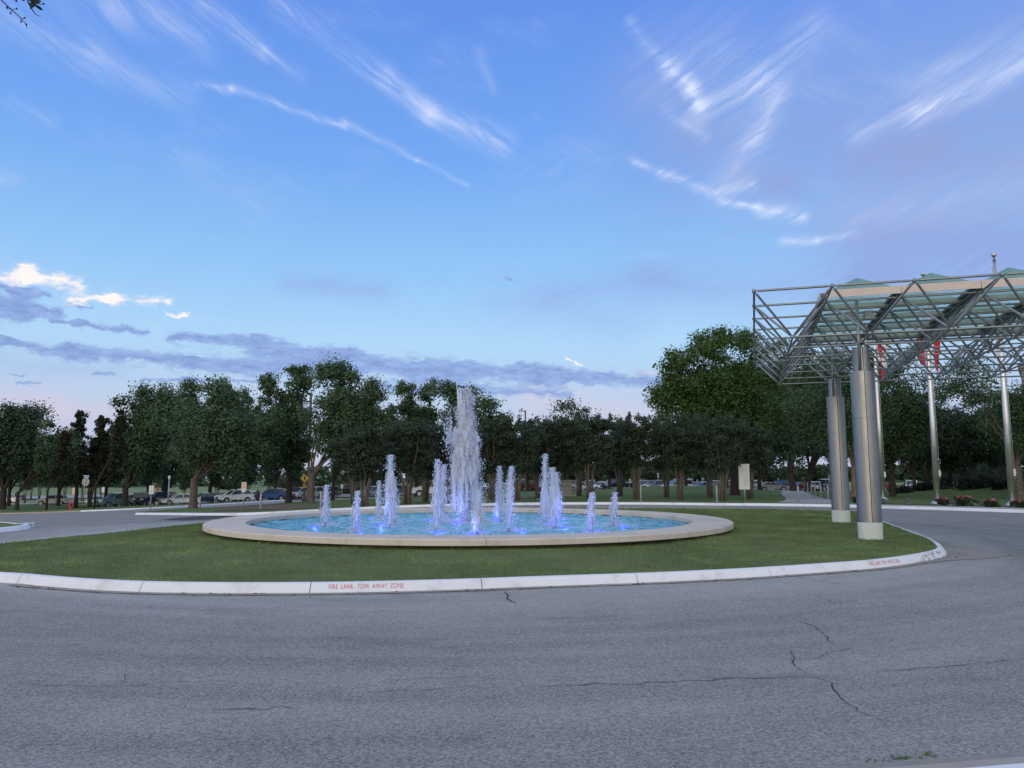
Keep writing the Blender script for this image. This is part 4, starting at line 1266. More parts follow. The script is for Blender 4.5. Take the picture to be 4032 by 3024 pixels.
def flag(b, r, ztop, zlow, spread, mats, bands, label, seed, side=1, emblem=False):
    """a limp flag hanging down its pole in folds"""
    rnd = random.Random(seed); nu, nv = 56, 30
    root_z = ztop
    Hh = (ztop - zlow) * .42; D_ = (ztop - zlow) - Hh
    vs = []; fs = []; mi = []
    ph = rnd.uniform(0, 6)
    for v_ in range(nv + 1):
        for u in range(nu + 1):
            uu, vv = u / nu, v_ / nv
            fold = math.sin(uu * 15 + ph + vv * 1.2) * .12 * (uu ** .35) + math.sin(uu*37 + vv*3) * .02
            x = side * (r * 1.2 + .03 + spread * (uu ** .8) * (1 - .35*vv) * (.55 + .45*math.sin(uu * 9 + ph)) * .9 + .012*math.sin(vv*17+uu*8))
            y = fold - .06
            z = ztop - vv * Hh - D_ * uu ** 1.05 * (1 - .06*math.sin(uu*8))
            vs.append((b.x + x, b.y + y, z))
    for v_ in range(nv):
        for u in range(nu):
            i0 = v_*(nu+1)+u; fs.append((i0, i0+1, i0+nu+2, i0+nu+1))
            uu, vv = (u+.5)/nu, (v_+.5)/nv
            k = 0
            for lim, idx in bands:
                if uu < lim: k = idx; break
            if emblem and .36 < uu < .64:
                lx, ly = (uu-.5)/.13, (vv-.5)/.34
                a = math.atan2(ly, lx); rr = math.hypot(lx, ly)
                if rr < .62 + .34*math.cos(a*5 + PI/2) * (1 if ly < .5 else .3) or (abs(lx) < .07 and 0 < ly < 1): k = 1
            mi.append(k)
    me = bpy.data.meshes.new('flag'); me.from_pydata(vs, [], fs)
    for m_ in mats: me.materials.append(m_)
    me.polygons.foreach_set('material_index', mi); me.polygons.foreach_set('use_smooth', [True]*len(fs)); me.update()
    o = link(bpy.data.objects.new('flag', me)); md = o.modifiers.new('thick', 'SOLIDIFY'); md.thickness = .006
    return tag(o, label, 'flag', 'limp flags on the flagpoles')
b1, r1, H1 = flagpole(3477, 1968, 1135, 18, 'leftmost flagpole, next to the near canopy column')
b2, r2, H2 = flagpole(3692, 1982, 1079, 22, 'middle flagpole with a red flag either side of its shaft')
b3, r3, H3 = flagpole(3987, 1990, 1003, 24, 'rightmost and tallest flagpole with a pale flag')
flag(b1, r1*.5, zat(1215, b1.y), zat(1520, b1.y), 1.25, [M['flag_white'], M['flag_red']], [(.27, 1), (.73, 0), (2, 1)], 'red and white flag with a leaf hanging limp beside the near column', 3, 1, True)
flag(b2, r2*.6, zat(1150, b2.y), zat(1478, b2.y), 1.05, [M['flag_red'], M['flag_white']], [(.80, 0), (.86, 1), (2, 0)], 'plain red flag hanging limp on the middle flagpole', 5, 1)
flag(b2 + Vector((0, .05, 0)), r2*.6, zat(1190, b2.y), zat(1465, b2.y), .65, [M['flag_red'], M['flag_white']], [(2, 0)], 'narrow red fold of cloth left of the middle flagpole', 8, -1)
flag(b3, r3*.2, zat(1018, b3.y), zat(1440, b3.y), .20, [M['flag_pale'], M['flag_white']], [(.5, 0), (2, 1)], 'pale blue and white flag wrapped round the tallest flagpole', 6, -1)

# ------------------------------------------------------------------ ground floodlights, roses
def floodlight(px, py, wpx, yaw, label):
    b = at(px, py, .15); s_ = wpx / F_PX * b.y
    root = empty('floodlight', b, yaw, label, 'floodlight', 'floodlights in the mulch bed')
    mb = MB(); mb.tube([(0,0,-.05),(0,0,.16*s_/.5)], .035, 10); mb.lathe([(.07,0),(.07,.02),(.03,.03)], 12); mb.build('stem', M['post'], root)
    Mx = Matrix.Translation((0,0,.24*s_/.5)) @ Matrix.Rotation(R(12), 4, 'Y')
    mb = MB(); mb.box(-s_/2, -.16, -.09, s_/2, .16, .06, Mx); mb.box(-s_/2-.02, -.18, .06, s_/2+.02, .18, .085, Mx); mb.build('housing', M['flood'], root)
    mb = MB(); mb.box(-s_/2+.05, -.13, .087, s_/2-.05, .13, .093, Mx); mb.build('lens', M['glass_car'], root)
floodlight(3470, 1981, 26, R(10), 'dark floodlight at the foot of the leftmost flagpole')
floodlight(3580, 1984, 30, R(-12), 'green grey floodlight alone between the first two flagpoles')
floodlight(3743, 1989, 34, R(16), 'floodlight tilted up behind the first rose bush right of the middle flagpole')
floodlight(3866, 1993, 26, R(-8), 'floodlight at the left edge of the third rose bush')
floodlight(3385, 1978, 20, R(5), 'low floodlight seen between the two canopy columns')

def leafcloud(rs, centers, radii, per, size, flat=.75, up=.35, tint_c=None, elong=1.0, face_out=.8):
    """leaf quads on the surface of puffs. centers (n,3), radii (n,)"""
    n = len(centers); N_ = n * per
    C_ = np.repeat(centers, per, 0); Rr = np.repeat(radii, per)
    d = rs.normal(0, 1, (N_, 3)); d /= np.linalg.norm(d, axis=1, keepdims=True) + 1e-9
    rad = Rr * (rs.rand(N_) ** .5) * (1 + .30*np.abs(rs.normal(0, 1, N_)))
    P_ = C_ + d * rad[:, None] * np.array([1, 1, flat])
    nm = d * face_out + rs.normal(0, .55, (N_, 3)) + np.array([0, 0, up]); nm /= np.linalg.norm(nm, axis=1, keepdims=True)
    t = np.cross(nm, rs.normal(0, 1, (N_, 3))); t /= np.linalg.norm(t, axis=1, keepdims=True) + 1e-9
    bt = np.cross(nm, t)
    s = size * rs.uniform(.6, 1.35, (N_, 1))
    V = np.stack([P_ + t*s*elong, P_ + bt*s*.55, P_ - t*s*elong*.8, P_ - bt*s*.55], 1)
    tc_ = (np.repeat(tint_c, per) if tint_c is not None else 0.4) + rs.normal(0, .16, N_)
    return V.reshape(-1, 3), np.repeat(np.clip(tc_, 0, 1.2), 4)
def rose(px, py, wpx, hpx, label, seed, nf=14):
    b = at(px, py, .15); k = b.y / F_PX; w, h = wpx*k, hpx*k
    rs = np.random.RandomState(seed)
    root = empty('rose_bush', b, 0, label, 'rose bush', 'rose bushes in the mulch bed')
    mb = MB(); rnd = random.Random(seed)
    for i in range(9):
        a = rnd.uniform(0, 2*PI); q = rnd.uniform(.2, .5)*w
        mb.tube([(0,0,-.03), (math.cos(a)*q*.5, math.sin(a)*q*.5, h*.4), (math.cos(a)*q, math.sin(a)*q, h*rnd.uniform(.7, .95))], [.012,.009,.005], 5)
    mb.build('stems', M['twig'], root)
    n = 26; c_ = np.stack([rs.normal(0, .24, n)*w, rs.normal(0, .2, n)*w, rs.uniform(.12, .78, n)*h], 1)
    V, T = leafcloud(rs, c_, rs.uniform(.10, .18, n)*w, 75, .035, tint_c=rs.uniform(.1, .7, n))
    link(bpy.data.objects.new('foliage', np_mesh('foliage', V, np.arange(len(V)).reshape(-1, 4), M['leaf_rose'], T)), root)
    c_ = np.stack([rs.uniform(-.46, .46, nf)*w, rs.normal(-.05, .15, nf)*w, (rs.uniform(.62, 1.0, nf))*h], 1)
    for i in range(nf):
        V, T = leafcloud(rs, c_[i:i+1], np.array([.050*rs.uniform(.8, 1.5)]), 26, .034, tint_c=np.array([rs.rand()]))
        link(bpy.data.objects.new('bloom', np_mesh('bloom', V, np.arange(len(V)).reshape(-1, 4), M['petal'], T)), root)
rose(3712, 1991, 44, 30, 'small rose bush with magenta blooms at the foot of the middle flagpole', 1, 9)
rose(3795, 1993, 66, 42, 'biggest rose bush with pink blooms between the two right hand flagpoles', 2, 14)
rose(3903, 1996, 52, 30, 'low dark rose bush with red pink blooms left of the rightmost flagpole', 3, 9)
rose(4012, 1998, 60, 30, 'rose bush with salmon blooms cut off by the right edge of the photo', 4, 7)
rose(3367, 1980, 22, 30, 'rose bush with pale pink blooms seen between the two columns', 5, 8)

# ------------------------------------------------------------------ bollards
def bollard_mesh():
    mb = MB(); mb.lathe([(.085,0),(.085,.02),(.060,.03),(.060,.93),(.055,.955),(.01,.97)], 18)
    return mb
bol_px = [(787,2000,'steel bollard close right of the foreground oak trunk'),(1026,2007,'steel bollard on the bare soil right of the fire lane sign'),
 (1263,2006,'steel bollard hidden behind the leftmost fountain jet'),
 (2524,1973,'steel bollard on the lawn edge in front of the silver crossover'),(2823,1976,'steel bollard left of the schedule board'),
 (3144,1980,'largest steel bollard, standing in the mouth of the footpath'),(3261,1968,'pale bollard of the path row, closest to the column'),
 (3234,1962,'second path bollard from the column'),(3211,1959,'third path bollard from the column'),(3196,1954,'fourth path bollard from the column'),
 (3181,1942,'fifth path bollard from the column'),(3168,1934,'sixth path bollard from the column'),(3249,1918,'small distant bollard in front of the jeep')]
me0 = bollard_mesh().mesh('bollard_shaft', M['bollard'])
mbb = MB(); mbb.lathe([(.12,-.05),(.12,.012),(.087,.014)], 18); me1 = mbb.mesh('base_plate', M['post'])
for px_, py_, lb in bol_px:
    b = at(px_, py_, .11)
    root = empty('bollard', b, 0, lb, 'bollard', 'steel bollards')
    link(bpy.data.objects.new('shaft', me0), root); link(bpy.data.objects.new('base_plate', me1), root)

# ------------------------------------------------------------------ signs
def plate(mb, w, h, z, y=0.0, t=.006, yaw=0):
    mb.box(-w/2, y-t, z, w/2, y, z+h); return mb
def text_obj(s_txt, size, mtl, parent, loc, name='lettering', align='CENTER'):
    cu = bpy.data.curves.new(name, 'FONT'); cu.body = s_txt; cu.size = size; cu.align_x = align; cu.extrude = .0015
    tmp = bpy.data.objects.new('tmp', cu); COL.objects.link(tmp)
    me = bpy.data.meshes.new_from_object(tmp); bpy.data.objects.remove(tmp)
    me.materials.clear(); me.materials.append(mtl)
    o = link(bpy.data.objects.new(name, me), parent); o.location = loc; o.rotation_euler = (PI/2, 0, 0)
    return o
def post_at(px, py, name, label, cat='sign', lean=0.0, group=None, dz=.13):
    b = at(px, py, dz)
    root = empty(name, b, 0, label, cat, group); root.rotation_euler = (0, lean, 0)
    return root, b.y / F_PX
# left: one way in style white sign (two plates back to back, arrow and small print)
root, k = post_at(591, 2012, 'road_sign', 'white sign with grey arrow and lettering at the tip of the wedge island')
H_ = (2012-1914)*k; w, h = 17*k, 33*k
mb = MB(); mb.tube([(0,.02,-.05),(0,.02,H_-.05)], .030, 8); mb.build('post', M['post'], root)
mb = MB(); plate(mb, w, h, H_-h, -.012); mb.build('sign_plate', M['sign_white'], root)
mb = MB(); mb.box(w*.36, .05, H_-h, w*.62, .06, H_-.02); mb.build('rear_plate', M['sign_white'], root)
mb = MB(); mb.box(-w*.24, -.021, H_-h*.22, w*.24, -.0185, H_-h*.12); mb.box(-w*.05, -.021, H_-h*.52, w*.05, -.0185, H_-h*.24)
mb.box(-w*.40, -.021, H_-h*.68, w*.40, -.0185, H_-h*.60); mb.box(-w*.05, -.021, H_-h*.90, w*.05, -.0185, H_-h*.74); mb.box(-w*.14, -.0225, H_-h*.84, w*.14, -.0215, H_-h*.80)
mb.build('printed_marks', M['ink_grey'], root)
# fire lane sign
root, k = post_at(957, 2013, 'fire_lane_sign', 'peach and red fire lane sign on a post behind the left of the fountain')
H_ = (2013-1901)*k; w, h = 18*k, 26*k
mb = MB(); mb.tube([(0,.02,-.05),(0,.02,H_-.03)], .030, 8); mb.build('post', M['post'], root)
mb = MB(); plate(mb, w, h, H_-h, -.012); mb.build('sign_plate', M['sign_white'], root)
mb = MB(); mb.box(-w*.38, -.021, H_-h*.93, w*.38, -.0185, H_-h*.07); mb.build('coloured_panel', M['sign_peach'], root)
mb = MB(); rr_ = w*.22
mb.lathe([(rr_*.7, 0), (rr_, 0), (rr_, .002), (rr_*.7, .002)], 20); o = mb.build('prohibition_ring', M['ink_red'], root); o.rotation_euler = (PI/2, 0, 0); o.location = (0, -.0225, H_-h*.26)
text_obj('P', w*.36, M['ink'], root, (0, -.0225, H_-h*.26-w*.12))
text_obj('FIRE', w*.34, M['ink_red'], root, (0, -.0225, H_-h*.66)); text_obj('LANE', w*.32, M['ink_red'], root, (0, -.0225, H_-h*.88))
mb = MB(); plate(mb, w, h*.36, H_-h*1.40, -.012); mb.build('lower_plate', M['sign_white'], root)
mb = MB(); mb.box(-w*.42, -.021, H_-h*1.24, -w*.12, -.0185, H_-h*1.17); mb.box(w*.10, -.021, H_-h*1.24, w*.42, -.0185, H_-h*1.17); mb.box(w*.16, -.021, H_-h*1.35, w*.36, -.0185, H_-h*1.31); mb.build('printed_marks', M['ink_grey'], root)
# pedestrian warning + 10 sign
root, k = post_at(1197, 1972, 'pedestrian_sign', 'yellow diamond pedestrian crossing sign above an orange 10 sign on a thick dark post')
H_ = (1972-1868)*k; dd = 17*k; w = 13*k
mb = MB(); mb.box(-4*k, .0, -.05, 4*k, 5*k, H_-20*k); mb.build('post', M['dark_metal'], root)
mb = MB(); mb.box(-9*k, -.5*k, -.1, 9*k, 7*k, .12); mb.build('post_base', M['dark_metal'], root)
mb = MB(); zc_ = H_-17*k; mb.add([(0,-.02,zc_-dd),(dd,-.02,zc_),(0,-.02,zc_+dd),(-dd,-.02,zc_),(0,-.003,zc_-dd),(dd,-.003,zc_),(0,-.003,zc_+dd),(-dd,-.003,zc_)], [(0,1,2,3),(7,6,5,4),(0,4,5,1),(1,5,6,2),(2,6,7,3),(3,7,4,0)]); mb.build('diamond_plate', M['sign_yellow'], root)
mb = MB(); y_ = -.028
def bar(x0,z0,x1,z1,t): 
    d_ = Vector((x1-x0, 0, z1-z0)); n_ = Vector((-d_.z, 0, d_.x)).normalized()*t
    a_, b_ = Vector((x0,y_,z0)), Vector((x1,y_,z1)); mb.add([a_-n_, b_-n_, b_+n_, a_+n_, a_-n_+Vector((0,.006,0)), b_-n_+Vector((0,.006,0)), b_+n_+Vector((0,.006,0)), a_+n_+Vector((0,.006,0))], [(0,1,2,3),(0,4,5,1),(1,5,6,2),(2,6,7,3),(3,7,4,0)])
bar(0, zc_-1*k, .5*k, zc_+6*k, 2.6*k); bar(0, zc_-1*k, -3.4*k, zc_-9*k, 1.0*k); bar(0, zc_-1*k, 2.6*k, zc_-9.5*k, 1.0*k); bar(0, zc_+5*k, -4.2*k, zc_+1*k, .8*k); bar(1*k, zc_+5*k, 4*k, zc_+0*k, .8*k)
mb.build('walking_figure', M['ink'], root)
mb = MB(); mb.lathe([(.01, 0), (1.7*k, 0), (1.7*k, .006)], 12); o = mb.build('figure_head', M['ink'], root); o.rotation_euler = (PI/2, 0, 0); o.location = (-.6*k, y_+.006, zc_+9.5*k)
mb = MB(); mb.box(-w/2, -.02, H_-54*k, w/2, -.004, H_-37*k); mb.build('speed_plate', M['sign_orange'], root)
text_obj('10', 10*k, M['ink'], root, (0, -.026, H_-46*k)); text_obj('M.P.H.', 3.5*k, M['ink'], root, (0, -.026, H_-52*k))
# stop sign from behind with street name blades
root, k = post_at(318, 2006, 'stop_sign', 'grey back of an octagonal stop sign on a leaning pole with blue street name blades')
root.rotation_euler = (0, R(6.5), 0)
H_ = (2006-1880)*k
mb = MB(); mb.tube([(0,-.04,-.05),(0,-.04,H_+2*k)], .035, 8); mb.build('post', M['post'], root)
oc = 15.5*k; zc_ = H_-19*k
poly = [(oc*math.cos(R(22.5+45*i)), zc_ + 1.08*oc*math.sin(R(22.5+45*i))) for i in range(8)]
mb = MB(); mb.prism(poly, 0.0, .008); mb.build('octagon_plate', M['sign_back'], root)
mb = MB(); mb.prism([(p[0]*.96, zc_+(p[1]-zc_)*.96) for p in poly], .010, .012); mb.build('red_face', M['ink_red'], root)
for z_, w_ in ((H_+2*k, 12*k), (H_-3.8*k, 10*k)):
    mb = MB(); mb.box(-w_, -.05, z_, w_, -.035, z_+5*k); mb.build('name_blade', M['sign_blue'], root)
    mb = MB(); mb.box(-w_*.92, -.058, z_+1.4*k, w_*.92, -.0515, z_+4.0*k); mb.build('name_print', M['sign_white'], root)
# hydrant
b = at(278, 2007, .11); k = b.y / F_PX
root = empty('fire_hydrant', b, 0, 'red fire hydrant on the tan kerb at far left', 'fire hydrant')
s_ = 34*k/.80
mb = MB(); mb.lathe([(.17,0),(.17,.04),(.11,.05),(.105,.50),(.15,.52),(.15,.56),(.11,.58),(.10,.66),(.05,.73),(.03,.74),(.03,.79),(.01,.80)], 18); o = mb.build('barrel', M['hydrant'], root); o.scale = (s_, s_, s_)
mb = MB(); mb.tube([(-.20,0,.44),(.20,0,.44)], .055, 10); mb.tube([(0,-.21,.40),(0,0,.40)], .075, 12); o = mb.build('outlet_cap', M['hydrant'], root); o.scale = (s_, s_, s_)
# thin marker post beside the hydrant, yellow sign seen edge-on, small white sign
root, k = post_at(285, 2008, 'marker_sign', 'faded yellow sign on a thin post right beside the hydrant')
H_ = (2008-1922)*k
mb = MB(); mb.tube([(0,.02,-.05),(0,.02,H_)], .028, 8); mb.build('post', M['post'], root)
mb = MB(); mb.box(-5*k, -.01, H_-26*k, 4.5*k, 0, H_); mb.build('sign_plate', M['sign_peach'], root)
root, k = post_at(402, 2001, 'small_sign', 'small pale sign on a thin post right of the stop sign')
H_ = (2001-1920)*k
mb = MB(); mb.tube([(0,.02,-.05),(0,.02,H_-.03)], .028, 8); mb.build('post', M['post'], root)
mb = MB(); mb.box(-5.5*k, -.01, H_-20*k, 5.5*k, 0, H_); mb.build('sign_plate', M['sign_white'], root)
# schedule board
root, k = post_at(2933, 1969, 'schedule_board', 'tall white board of small printed lines on a single post under the big oak')
H_ = (1969-1829)*k; w, h = 42*k, 99*k
mb = MB(); mb.tube([(0,.03,-.05),(0,.03,H_-h*.9)], .035, 8); mb.build('post', M['post'], root)
mb = MB(); mb.box(-w/2, -.02, H_-h, w/2, .0, H_); mb.build('board', M['sign_white'], root)
mb = MB(); mb.box(-w/2-.03, .002, H_-h-.02, w/2+.03, .02, H_+.03); mb.build('board_frame', M['dark_metal'], root)
mb = MB(); rr_ = random.Random(2)
mb.box(-w*.42, -.025, H_-h*.055, -w*.18, -.0215, H_-h*.045); mb.box(-w*.38, -.025, H_-h*.085, -w*.24, -.0215, H_-h*.078); mb.box(w*.06, -.025, H_-h*.075, w*.28, -.0215, H_-h*.058)
for i in range(17):
    z_ = H_-h*(.13 + i*.046); l_ = rr_.uniform(.10, .28) if i not in (0, 1, 3) else .05
    mb.box(w*.17-w*l_, -.025, z_, w*.17+w*l_, -.0215, z_+h*.007)
    mb.box(-w*.45, -.0235, z_-h*.020, w*.45, -.0215, z_-h*.018)
mb.box(-w*.13, -.0235, H_-h*.93, -w*.125, -.0215, H_-h*.11)
mb.build('printed_lines', M['ink_grey'], root)
# distant small parking signs
for px_, y0, y1, ybase, wpx_, lb, bl in [(2520,1889,1896,1916,8,'small white sign over the parked cars left of the silver crossover','post'),
    (2592,1863,1881,1925,8,'two small white plates stacked on one post in front of the silver crossover','two'),
    (2699,1889,1905,1916,6,'plain white parking sign just right of the white rescue vehicle','post'),(2715,1881,1890,1914,6,'small white parking sign behind the low blue car','post'),
    (2745,1889,1901,1913,6,'plain white parking sign above the pale blue car','post'),(2768,1882,1891,1912,10,'wide white double parking sign right of the pale blue car','post'),
    (2392,1889,1896,1920,6,'small white sign above the black pickup','post'),(2480,1885,1895,1918,7,'small white sign above the tail of the black pickup','post'),
    (2992,1869,1877,1925,9,'small sign with white plates right of the schedule board','two'),(3065,1882,1890,1920,6,'blue and white disabled parking sign behind the silver coupe','post'),
    (3265,1869,1883,1920,8,'grey sign standing beside the boxy jeep','post'),(3108,1882,1891,1920,6,'faint parking sign behind the path trees','post'),
    (1846,1911,1920,1950,6,'small white sign behind the right of the central plume','post'),(1347,1909,1922,1948,7,'white parking sign behind the dark pickup on the left','post')]:
    dpt = 125 if px_ > 1900 else 100
    b = deep(px_, dpt, .0); k = dpt / F_PX
    root = empty('parking_sign', b, 0, lb, 'sign', 'small parking signs in the lot')
    zt, zl = zat(y0, dpt) - b.z, zat(y1, dpt) - b.z
    mb = MB(); mb.tube([(0,.03,-.05),(0,.03,zl+.05)], .03, 6); mb.build('post', M['post'], root)
    mb = MB()
    if bl == 'two': mb.box(-wpx_/2*k, -.01, zt-5*k, wpx_/2*k, 0, zt); mb.box(-wpx_/2*.8*k, -.01, zl, wpx_/2*.8*k, 0, zt-7*k)
    else: mb.box(-wpx_/2*k, -.01, zl, wpx_/2*k, 0, zt)
    mb.build('sign_plate', M['sign_white'], root)
    mb = MB(); mb.box(-wpx_/5*k, -.018, zl+.2*(zt-zl), wpx_/5*k, -.012, zl+.5*(zt-zl)); mb.build('printed_mark', M['ink_grey'], root)

# ------------------------------------------------------------------ beige cabinet, bench, bin
b = at(2232, 1956, .11); k = b.y / F_PX
root = empty('utility_cabinet', b, 0, 'beige metal cabinet screen with pale rails on the lawn behind the right hand jets', 'utility cabinet')
X0, X1 = -32*k, 32*k; HH = 64*k
mb = MB(); mb.box(-26*k, 0, 5*k, 19*k, .5, 46*k); mb.build('door_panel', M['beige'], root)
mb = MB(); mb.box(-26*k, 0, 50*k, 19*k, .5, 62*k); mb.build('upper_panel', M['beige'], root)
mb = MB(); mb.box(20*k, .1, 50*k, 34*k, .5, 62*k); mb.build('side_panel', M['beige'], root)
for z_ in (2.5, 46.4, 62.4):
    mb = MB(); mb.box(-32*k, -.06, z_*k, 38*k, .54, (z_+2.2)*k); mb.build('rail', M['beige_lt'], root)
mb = MB(); mb.box(-28*k, .05, -.05, -26.2*k, .15, 46*k); mb.box(19.2*k, .05, -.05, 20.8*k, .15, 46*k); mb.build('post', M['beige_lt'], root)
b = at(2083, 1963, .11); k = b.y / F_PX
root = empty('stone_bench', b, R(4), 'low stone bench with a box on it behind the right of the central plume', 'bench')
mb = MB(); mb.box(-38*k, 0, 5*k, 30*k, .5, 10*k); mb.build('seat_slab', M['stone'], root)
for x_ in (-30, 0, 24):
    mb = MB(); mb.box((x_-2)*k, .1, -.05, (x_+2)*k, .4, 4.9*k); mb.build('leg', M['stone'], root)
mb = MB(); mb.box(-5*k, .1, 13*k, 6*k, .4, 17*k); tag(mb.build('valve_box', M['beige'], None, loc=at(2087, 1946, .11) - Vector((0, 0, 13*k))), 'small grey box on the lawn behind the stone bench', 'box')
b = at(88, 1969, .11); k = b.y / F_PX
root = empty('litter_bin', b, 0, 'dark litter bin on the far left lawn', 'litter bin')
mb = MB(); mb.lathe([(5*k,0),(5.4*k,16*k),(5.7*k,16.5*k),(5.7*k,18*k),(2*k,20*k),(.01,20*k)], 14); mb.build('body', M['dark_metal'], root)
mb = MB(); mb.lathe([(5.9*k,15.2*k),(5.9*k,16.0*k),(5.5*k,16.1*k)], 14); mb.build('band', M['plastic'], root)
# white box on the big dark trunk
b = at(659, 1979, .11)
mb = MB(); mb.box(-.14, -.02, .75, .14, .06, 1.12); mb.tube([(0,.03,-.05),(0,.03,.78)], .02, 6)
tag(mb.build('meter_box', M['sign_white'], None, loc=b), 'small white box on a short post right of the dark oak trunk', 'box')

# ------------------------------------------------------------------ lamp posts
def lamp(px, py_top, depth, pole_px, arm_px, label, head=(24, 5)):
    b = deep(px, depth, .0); k = depth / F_PX; H_ = zat(py_top, depth) - b.z
    root = empty('lamp_post', b, 0, label, 'lamp post')
    w = pole_px*k/2
    mb = MB(); mb.box(-w, -w, -.1, w, w, H_); mb.build('pole', M['brown_pole'], root)
    mb = MB(); s_ = -1 if arm_px < 0 else 1
    mb.box(min(0, arm_px*k*.5), -w*.5, H_-4*k, max(0, arm_px*k*.5), w*.5, H_-1*k); mb.build('arm', M['brown_pole'], root)
    mb = MB(); x0, x1 = sorted((arm_px*k*.45, arm_px*k)); mb.add([(x0,-.25,H_-4*k),(x1,-.25,H_-3.2*k),(x1,.25,H_-3.2*k),(x0,.25,H_-4*k),(x0,-.25,H_-.6*k),(x1,-.25,H_-2*k),(x1,.25,H_-2*k),(x0,.25,H_-.6*k)], [(0,3,2,1),(4,5,6,7),(0,1,5,4),(1,2,6,5),(2,3,7,6),(3,0,4,7)]); mb.build('lamp_head', M['brown_pole'], root)
    mb = MB(); mb.box(x0*.98, -.2, H_-4.5*k, x1*.92, .2, H_-4.1*k); mb.build('lens', M['head'], root)
    return root, b, k, H_
lamp(1214, 1545, 85, 8, -32, 'brown square lamp post rising among the tall oaks left of the plume')
lr, lb_, lk, lH = lamp(2069, 1616, 95, 6, -26, 'brown lamp post with a bird on its arm right of the plume')
root = empty('bird', (lb_.x - 14*lk, lb_.y, lb_.z + lH - .6*lk), 0, 'small dark bird perched on the lamp post arm', 'bird')
mb = MB(); mb.ball((0, 0, 0.15), .09, 10, 1.0); mb.ball((.10, 0, .29), .06, 8); mb.tube([(-.08,0,.16),(-.30,0,.08)], [.06,.02], 6); mb.tube([(.15,0,.29),(.21,0,.28)], [.018,.004], 5); mb.tube([(0,.03,.08),(0,.03,0)], .012, 4); mb.tube([(0,-.03,.08),(0,-.03,0)], .012, 4)
mb.build('body', M['bird'], root)
b = deep(666, 95, 0); k = 95 / F_PX; H_ = zat(1878, 95) - b.z
root = empty('lamp_post', b, 0, 'slim grey green lamp post with a white lantern behind the dark oak', 'lamp post')
mb = MB(); mb.tube([(0,0,-.1),(0,0,H_-.3)], [.10,.07], 10); mb.build('pole', M['post'], root)
mb = MB(); mb.lathe([(.01,H_-.35),(.12,H_-.3),(.16,H_),(.10,H_+.12),(.01,H_+.16)], 12); mb.build('lantern', M['sign_white'], root)
